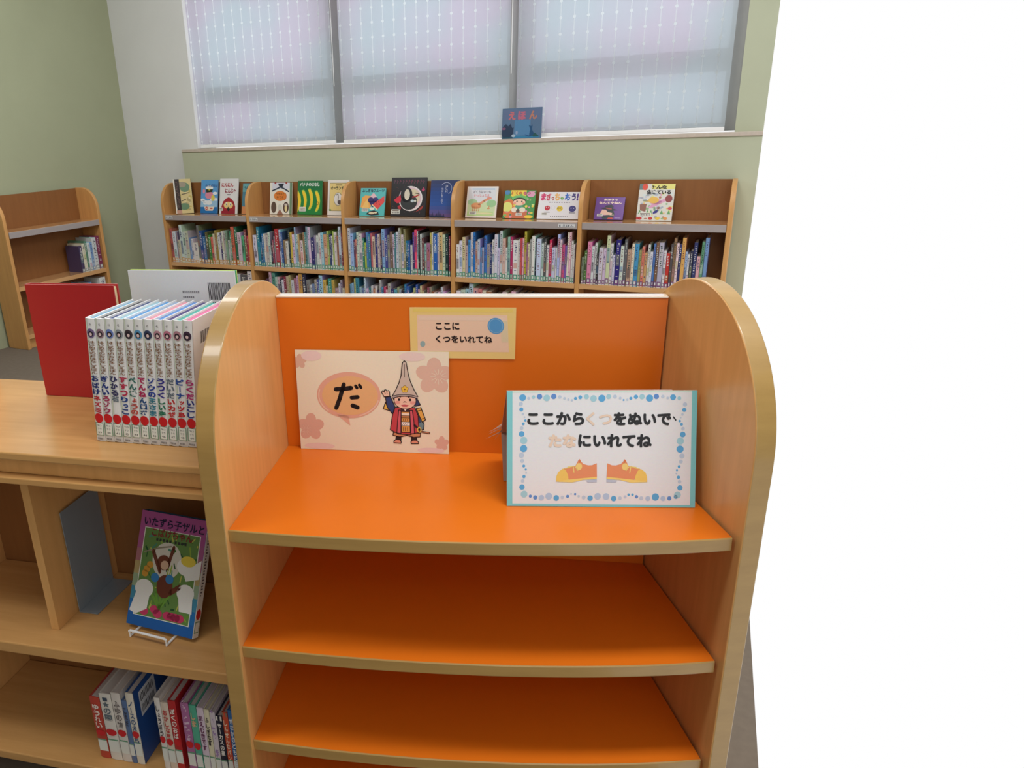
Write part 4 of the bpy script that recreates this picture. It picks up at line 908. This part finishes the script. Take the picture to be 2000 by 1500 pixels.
mb = MB(); mb.prism([(x + .4, y - .3, .001) for x, y in ((-.80, .301), (LX(.301), .301), (LX(.315), .315), (-.80, .315))], [(x + .4, y - .3, LZ1 - .0735 + H) for x, y in ((-.80, .301), (LX(.301), .301), (LX(.315), .315), (-.80, .315))])
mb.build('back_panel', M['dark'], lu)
mb = MB(); pr = [(.42, -H), (-.01, -H), (-.01, LZ1 + .16)] + [(.205 - .215 * math.cos(math.pi * i / 20), LZ1 + .16 + .158 * math.sin(math.pi * i / 20)) for i in range(1, 20)] + [(.42, LZ1 + .16)]
mb.prism([(-.835 + .4, y - .3, z + H) for y, z in pr], [(-.8005 + .4, y - .3, z + H) for y, z in pr]); mb.build('side_panel', M['wood'], lu, bevel=.003)
mb = MB(); mb.box(-.472 + .4, -.452 + .4, .06 - .3, .30 - .3, LZ2 + .0005 + H, LZ1 - .073 + H); mb.build('divider', M['wood'], lu)

# hardback row on top: white spines leaning to the right
def hard_book(frame, x, y, z, w, h, dep, lean, cover, pages, label, group, paint, lab_col=None, name='hardback_book', side=None, ytilt=0.0):
    r_ = empty(name, to_world(frame, (x, y, z)))
    r_.rotation_euler = (Matrix.Rotation(-frame[1], 3, 'Z') @ Matrix.Rotation(lean, 3, 'Y') @ Matrix.Rotation(ytilt, 3, 'X')).to_euler()
    tag(r_, label, 'book', group)
    t = .0024; mb = MB(); side = side or cover
    mb.box(0, t, .003, dep, 0, h, side); mb.box(w - t, w, .003, dep, 0, h, side)
    n = 6; arc = [(w * i / n, .003 - .0016 * math.sin(math.pi * i / n)) for i in range(n + 1)]
    plan = arc + [(w, .0048), (0, .0048)]
    mb.prism([(a, b, 0) for a, b in plan], [(a, b, h) for a, b in plan], cover)
    A = Art(mb, lambda X, Y, l: (X * w, .003 - .0016 * math.sin(math.pi * min(max(X, 0), 1)) - .0007 - LAY * l, Y * h)); 
    B_ = Art(mb, lambda X, Y, l: (w + .0001 + LAY * l, .004 + X * (dep - .004), Y * h))
    if paint: paint(A, B_)
    mb.build('cover', M['gloss'], r_)
    mb = MB(); mb.box(t + .0002, w - t - .0002, .005, dep - .004, .003, h - .004, pages); mb.build('page_block', M['print'], r_)
    if lab_col:
        mb = MB(); A = Art(mb, lambda X, Y, l: (X * w, .003 - .0016 * math.sin(math.pi * min(max(X, 0), 1)) - .0012 - LAY * l, Y * h))
        for i in range(5): A.rect(.06 + .176 * i, .055, .06 + .176 * (i + 1), .155, (232, 234, 226), 1)
        A.rect(.06, .15, .94, .158, lab_col, 2); A.rect(.06, .05, .94, .058, lab_col, 2); A.rect(.06, .05, .14, .158, lab_col, 2); A.rect(.86, .05, .94, .158, lab_col, 2)
        A.text('913', .3, .128, .72, .142, (60, 60, 60), 3); A.text('テラ', .3, .098, .7, .114, (60, 60, 60), 3); A.text(str(lab_no[0]), .32, .068, .7, .084, (60, 60, 60), 3); lab_no[0] += 1
        A.rect(.1, .006, .9, .042, (214, 210, 206), 1); 
        for i in range(6): A.rect(.2 + i * .1, .016, .26 + i * .1, .03, (120, 116, 116), 2)
        mb.build('spine_label', M['print'], r_)
    return r_
lab_no = [39]
titles = ['おばけネズミ', 'ぎんいろゾウ', 'ひかる石', 'すすつりっこ', 'べんきょうの', 'でんねんロボ', 'ゾウの王さま', 'うつくしい森', 'だいだいカぜ', 'ピーナッツ鳥', 'らくだいこし']
tcols = [((40, 56, 120), (190, 50, 60)), ((40, 60, 130), (170, 50, 90)), ((60, 60, 100), (110, 120, 130)), ((190, 50, 80), (40, 70, 140)), ((50, 110, 100), (190, 80, 70)), ((180, 40, 90), (40, 80, 130)), ((50, 70, 150), (60, 130, 150)), ((56, 50, 140), (40, 120, 90)), ((110, 120, 130), (196, 50, 50)), ((40, 80, 160), (196, 40, 50)), ((180, 40, 110), (50, 60, 140))]
pages = [(120, 175, 205), (60, 64, 72), (60, 80, 130), (150, 196, 214), (80, 150, 210), (150, 170, 200), (226, 150, 170), (90, 140, 205), (70, 60, 120), (80, 170, 160), (226, 120, 165)]
dotc = [(120, 100, 140), (150, 120, 130), (110, 130, 190), (140, 146, 150), (70, 60, 66), (90, 150, 190), (60, 70, 100), (190, 140, 150), (196, 120, 140), (180, 130, 140), (70, 50, 70)]
opened = ['with blue page edges, leftmost', 'with dark page edges, second', 'with navy page edges, third', 'with pale blue page edges, fourth', 'with bright blue page edges, fifth', 'with grey-blue page edges, sixth', 'with pink page edges, seventh', 'with blue page edges, eighth', 'with dark purple page edges, ninth', 'with green page edges, tenth', 'with deep pink page edges, nearest the rounded panel']
for i in range(11):
    def paint(A, B_, i=i):
        A.rect(.08, .0, .2, 1, (214, 222, 200), 0.5)
        A.text(str(39 + i), .4, .945, .6, .962, (90, 80, 90), 2)
        for q, c in ((1.0, dotc[i]), (.62, (44, 36, 44)), (.36, (228, 200, 196))):
            A.disc(.5, .885 - (1 - q) * .012, .42 * q, .036 * q, c, 2 + (1 - q) * 3)
        A.vtext('はじめてのおはなしえほん', .5, .828, .0222, .66, (140, 98, 66), 2, .02)
        a, b = tcols[i]; T = titles[i]
        A.vtext(T[:3], .5, .553, .055, .84, a, 2, .05); A.vtext(T[3:], .5, .388, .05, .8, b, 2, .05)
        A.disc(.5, .197, .47, .04, (206, 34, 40), 3)
        if i == 10:
            B_.rect(.16, .78, .5, .9, (236, 236, 236), 1)
            x = .18
            g = random.Random(8)
            while x < .48: ww = g.uniform(.006, .018); B_.rect(x, .8, x + ww, .89, (40, 36, 40), 2); x += ww * 2
    hard_book(FL, -.276 + .0208 * i, .08, LZ1 + .0022, .0202, .2625, .17, .085, (236, 234, 232), pages[i], 'white hardback ' + opened[i] + (' from left in the top row' if 0 < i < 10 else ' in the top row'), 'white hardbacks on the near bookshelf', paint, (110, 150, 120))

# large white book seen from behind, and a red one, on the far half of the top board
def p_back(A, W2, H2):
    g = random.Random(6)
    for (x0, y0) in ((.745, .80), (.765, .60)):
        x = x0
        while x < x0 + .2: ww = g.uniform(.003, .009); A.rect(x, y0, x + ww, y0 + .12, (50, 46, 50), 2); x += ww * 1.75
        for q in range(10): A.rect(x0 + .005 + q * .02, y0 - .03, x0 + .017 + q * .02, y0 - .015, (100, 96, 100), 2)
    for q in range(9): A.rect(.5 + q * .018, .845, .513 + q * .018, .86, (140, 136, 140), 2)
    for q in range(6): A.rect(.5 + q * .018, .81, .513 + q * .018, .822, (140, 136, 140), 2)
    for q in range(8): A.rect(.52 + q * .017, .67, .533 + q * .017, .69, (70, 66, 70), 2); A.rect(.53 + q * .022, .6, .547 + q * .022, .618, (70, 66, 70), 2)
bigw = empty('picture_book', to_world(FL, (-.288, .30, LZ1 + .001)), -YL); tag(bigw, 'large white picture book showing its back cover with barcodes, behind the hardbacks', 'book')
Wb, Hb = .256, .3155
mb = MB(); mb.box(0, Wb, 0, .0026, 0, Hb, (228, 228, 230)); mb.box(0, Wb, .0104, .013, 0, Hb, (200, 226, 110)); mb.box(Wb - .003, Wb, .0026, .0104, 0, Hb, (40, 150, 90))
mb.face([(Wb + .0004, .0, Hb * .55), (Wb + .0004, .013, Hb * .55), (Wb + .0004, .013, Hb * .82), (Wb + .0004, 0, Hb * .82)], (196, 96, 70))
p_back(Art(mb, front_face(Wb, Hb)), Wb, Hb); mb.build('cover', M['gloss'], bigw)
mb = MB(); mb.box(.003, Wb - .0035, .0028, .0102, .003, Hb - .003, (236, 240, 170)); mb.build('page_block', M['print'], bigw)
redb = empty('picture_book', to_world(FL, (-.578, .318, LZ1 + .001)), -YL); tag(redb, 'red hardback standing left of the large white book', 'book')
mb = MB(); mb.box(0, .235, 0, .003, 0, .277, (176, 40, 44)); mb.box(0, .235, .017, .02, 0, .277, (176, 40, 44)); mb.box(0, .003, .003, .017, 0, .277, (176, 40, 44)); mb.build('cover', M['gloss'], redb)
mb = MB(); mb.box(.003, .231, .0032, .0168, .003, .272, (240, 220, 180)); mb.build('page_block', M['print'], redb)

# face-out book on a wire easel in the middle compartment
def p_itazura(A):
    n = 9; cs = [(36, 96, 170), (40, 110, 176), (70, 140, 170), (150, 170, 140), (180, 160, 110), (170, 110, 120), (168, 90, 140), (172, 84, 146), (176, 86, 150)]
    for i in range(n): A.rect(0, i / n, 1, (i + 1) / n, cs[i], 1)
    A.rect(.08, .09, .93, .86, (236, 234, 226), 2); A.rect(.092, .097, .918, .853, (104, 140, 76), 3); g = random.Random(17)
    A.oval(.48, .6, .22, .16, (214, 208, 196), 4)
    for _ in range(70):
        x, y = g.uniform(.12, .9), g.uniform(.12, .83); a = g.uniform(0, 3.14); l_ = g.uniform(.03, .09)
        A.stroke([(x, y), (min(max(x + l_ * math.cos(a), .1), .91), min(max(y + l_ * math.sin(a), .11), .84))], g.uniform(.01, .022), g.choice([(60, 112, 52), (150, 176, 70), (40, 84, 50), (190, 190, 90), (110, 150, 60), (80, 140, 120)]), 4.5 + g.randint(0, 2) * .3, cap=False)
    for x, y in ((.2, .5), (.18, .46), (.24, .54)): A.oval(x, y, .05, .03, (206, 150, 60), 5.5)
    for x in (.2, .24, .4, .45, .6, .66, .72, .78): A.oval(x, .14 + .03 * (int(x * 100) % 3), .07, .036, (200, 62, 104), 6)
    for x in (.3, .38, .46, .54, .6): A.stroke([(.46, .18), (x, .32)], .03, (112, 160, 66), 6)
    br = (112, 58, 44)                                        # plain stand-ins for the cover's drawn figures
    A.oval(.5, .38, .12, .1, br, 7); A.oval(.44, .58, .1, .065, br, 7); A.stroke([(.4, .5), (.26, .66)], .045, br, 7); A.stroke([(.5, .54), (.56, .72)], .045, br, 7); A.stroke([(.6, .34), (.72, .4)], .05, br, 7); A.oval(.34, .44, .06, .04, (60, 130, 190), 7.5); A.oval(.56, .45, .06, .04, (60, 130, 190), 7.5)
    A.oval(.46, .56, .06, .04, (214, 176, 150), 8)
    w_ = (234, 232, 228)
    A.oval(.78, .58, .14, .075, w_, 7); A.poly([(.74, .54), (.99, .66), (.99, .5), (.8, .46)], w_, 7.2); A.oval(.8, .63, .11, .045, (230, 206, 80), 8)
    A.oval(.2, .33, .14, .08, w_, 7); A.poly([(.02, .12), (.1, .32), (.3, .3), (.28, .16), (.12, .1)], w_, 7.2); A.oval(.82, .36, .13, .075, w_, 7); A.poly([(.72, .33), (.93, .34), (.95, .2), (.76, .2)], w_, 7.2)
    A.stroke([(.12, .64), (.3, .69), (.52, .73)], .012, (150, 140, 120), 6.5)
    A.text('いたずら子ザルと', .06, .875, .97, .955, (30, 28, 66), 9, .02); A.text('こばけちゃん', .2, .79, .82, .865, (140, 34, 50), 9, .02)
    for q in range(9): A.rect(.28 + q * .05 + (.03 if q > 4 else 0), .757, .31 + q * .05 + (.03 if q > 4 else 0), .78, (60, 54, 56), 9)
LAY = 0.0002
# the face-out book: lower left at L(-.298, .114), lower right at L(-.115, .09)
bx0, by0, bx1, by1 = -.300, .100, -.120, .076
yaw = math.atan2(-(by0 - by1), (bx1 - bx0)); wI = math.hypot(bx1 - bx0, by1 - by0)
it = face_book(FL, bx0, by0, LZ2 + .0125, wI, .262, .022, .44, yaw, 'face-out paperback with jungle cover on a white wire easel', (60, 120, 180), p_itazura, None)
mb = MB()
mb.box(wI + .0002, wI + .0012, .0005, .0215, 0, .262, (230, 228, 222))
A = Art(mb, lambda X, Y, l: (wI + .0012 + LAY * l, X * .0215, Y * .262))
g = random.Random(3)
for q in range(22): A.rect(.3, .9 - q * .026, .3 + g.uniform(.15, .4), .915 - q * .026, (96, 90, 96), 1)
A.oval(.5, .2, .42, .045, (206, 40, 46), 1); A.rect(.1, .04, .9, .14, (120, 160, 130), 1); A.rect(.2, .05, .8, .13, (232, 232, 226), 2)
mb.build('spine', M['gloss'], it)
ea = empty('book_easel', to_world(FL, (bx0 + .03, by0 - .012, LZ2 + .001)), -YL + yaw); tag(ea, 'white wire easel holding the jungle-cover paperback', 'stand')
mb = MB(); r0 = .0028
mb.tube([(0, .0, .0025), (.0, -.018, .0025), (.0, -.018, .0165), (.003, -.019, .019), (.097, -.019, .019), (.1, -.018, .0165), (.1, -.018, .0025), (.1, .0, .0025)], r0)
mb.build('front_wire', M['white'], ea)
for x in (0.0, .1):
    mb = MB(); mb.tube([(x, .0, .0025), (x, .10, .0025), (x + (.02 if x == 0 else -.02), .126, .19)], r0); mb.build('back_leg', M['white'], ea)
# grey steel bookend with its foot, at the left
be = empty('bookend', to_world(FL, (-.446, .128, LZ2 + .001)), -YL); tag(be, 'grey steel bookend with flat foot, left of the jungle-cover book', 'bookend')
mb = MB(); mb.box(0, .0016, 0, .14, 0, .27); mb.build('upright', M['steel'], be, bevel=.0005)
mb = MB(); mb.prism([(.0018, 0, 0), (.05, 0, 0), (.058, .14, 0), (.0018, .14, 0)], [(.0018, 0, .0016), (.05, 0, .0016), (.058, .14, .0016), (.0018, .14, .0016)]); mb.build('foot', M['steel'], be)

# lower row of mixed hardbacks
low = [(-.385, -.358, -1.218, (190, 70, 56), (240, 230, 220), 'ゆうれい', 'red and white hardback, leftmost of the near lower row'),
       (-.357, -.326, -1.203, (226, 220, 212), (96, 110, 120), '★の国', 'wide cream hardback beside the red one, near lower row'),
       (-.3250, -.3005, -1.196, (222, 214, 208), (120, 112, 110), 'ふゆの旅', 'cream hardback third from left in the near lower row'),
       (-.3000, -.2865, -1.215, (90, 116, 160), (60, 60, 70), 'こえだ', 'thin blue-grey hardback fourth from left in the near lower row'),
       (-.2860, -.2660, -1.190, (226, 218, 204), (60, 90, 130), 'ノースの犬たち', 'cream-spined hardback with deep blue cover and barcode, near lower row'),
       (-.213, -.198, -1.190, (228, 222, 218), (60, 50, 60), 'しょうぼう', 'white hardback right of the blue-covered one, near lower row'),
       (-.1975, -.1785, -1.200, (222, 206, 190), (190, 60, 60), 'おかしな家', 'cream hardback with red lettering, left of the bright red one'),
       (-.178, -.1585, -1.192, (190, 44, 48), (240, 228, 220), 'ぼくのおばけ', 'bright red hardback with white lettering in the near lower row'),
       (-.147, -.1265, -1.192, (176, 110, 160), (220, 190, 210), '', 'mauve hardback with mottled spine in the near lower row'),
       (-.126, -.1083, -1.195, (88, 178, 150), (226, 180, 140), 'しま', 'teal green hardback in the near lower row'),
       (-.1075, -.0905, -1.199, (222, 206, 222), (110, 50, 90), 'まえむきです', 'pale lilac hardback right of the teal one, near lower row'),
       (-.0900, -.0768, -1.201, (226, 220, 190), (50, 44, 50), 'ふしぎな町', 'cream hardback with dark lettering, sixth from the panel, lower row'),
       (-.0763, -.0627, -1.206, (214, 204, 214), (170, 140, 190), '', 'white hardback with lilac patch left of the black one, lower row'),
       (-.0622, -.0458, -1.214, (30, 34, 56), (236, 232, 226), 'サーカスの星', 'black hardback with white lettering in the near lower row'),
       (-.0453, -.0315, -1.201, (214, 84, 56), (246, 226, 200), 'しんせんなパン', 'orange-red hardback second from the rounded panel, near lower row'),
       (-.0310, -.0172, -1.192, (44, 110, 180), (226, 232, 240), 'せなかのともだち', 'blue hardback against the rounded panel, near lower row')]
for i, (a, b, zt, c, ic, t, lab) in enumerate(low):
    hh = zt - LZ3
    def paint(A, B_, i=i, c=c, ic=ic, t=t):
        if t: A.vtext(t, .5, .9, .085 if len(t) > 4 else .1, .62, ic, 2, .03)
        else:
            g = random.Random(i)
            for _ in range(24): A.poly([(.5 + .3 * g.uniform(-1, 1) + .1 * math.cos(k), .15 + .8 * g.random() * 0 + y + .02 * math.sin(k)) for y in [g.uniform(.2, .9)] for k in (0, 1.5, 3, 4.5)], ic, 2)
        if i == 1: A.rect(.3, .9, .7, .95, (60, 76, 96), 3)
        if i == 13: A.rect(.05, .93, .95, 1, (226, 222, 214), 2)
        if i == 14: A.rect(.05, .94, .95, 1, (150, 120, 100), 2)
        if i < 10 and i != 3: A.disc(.5, .43, .46, .05, (206, 36, 44), 4)
        A.rect(.06, .12, .94, .32, (228, 230, 224), 3); A.rect(.06, .3, .94, .32, (110, 160, 130), 4)
        if i == 4:
            B_.rect(.12, .6, .55, .93, (222, 222, 226), 1); g = random.Random(4)
            for y0 in (.64, .79):
                x = .15
                while x < .5: ww = g.uniform(.008, .02); B_.rect(x, y0, x + ww, y0 + .1, (50, 44, 54), 2); x += ww * 1.9
    hard_book(FL, a, .03, LZ3 + .001, b - a - .0004, hh, .16, 0, c, (206, 200, 196), lab, 'mixed hardbacks on the near lower shelf', paint, None, side=(36, 80, 150) if i == 4 else c)
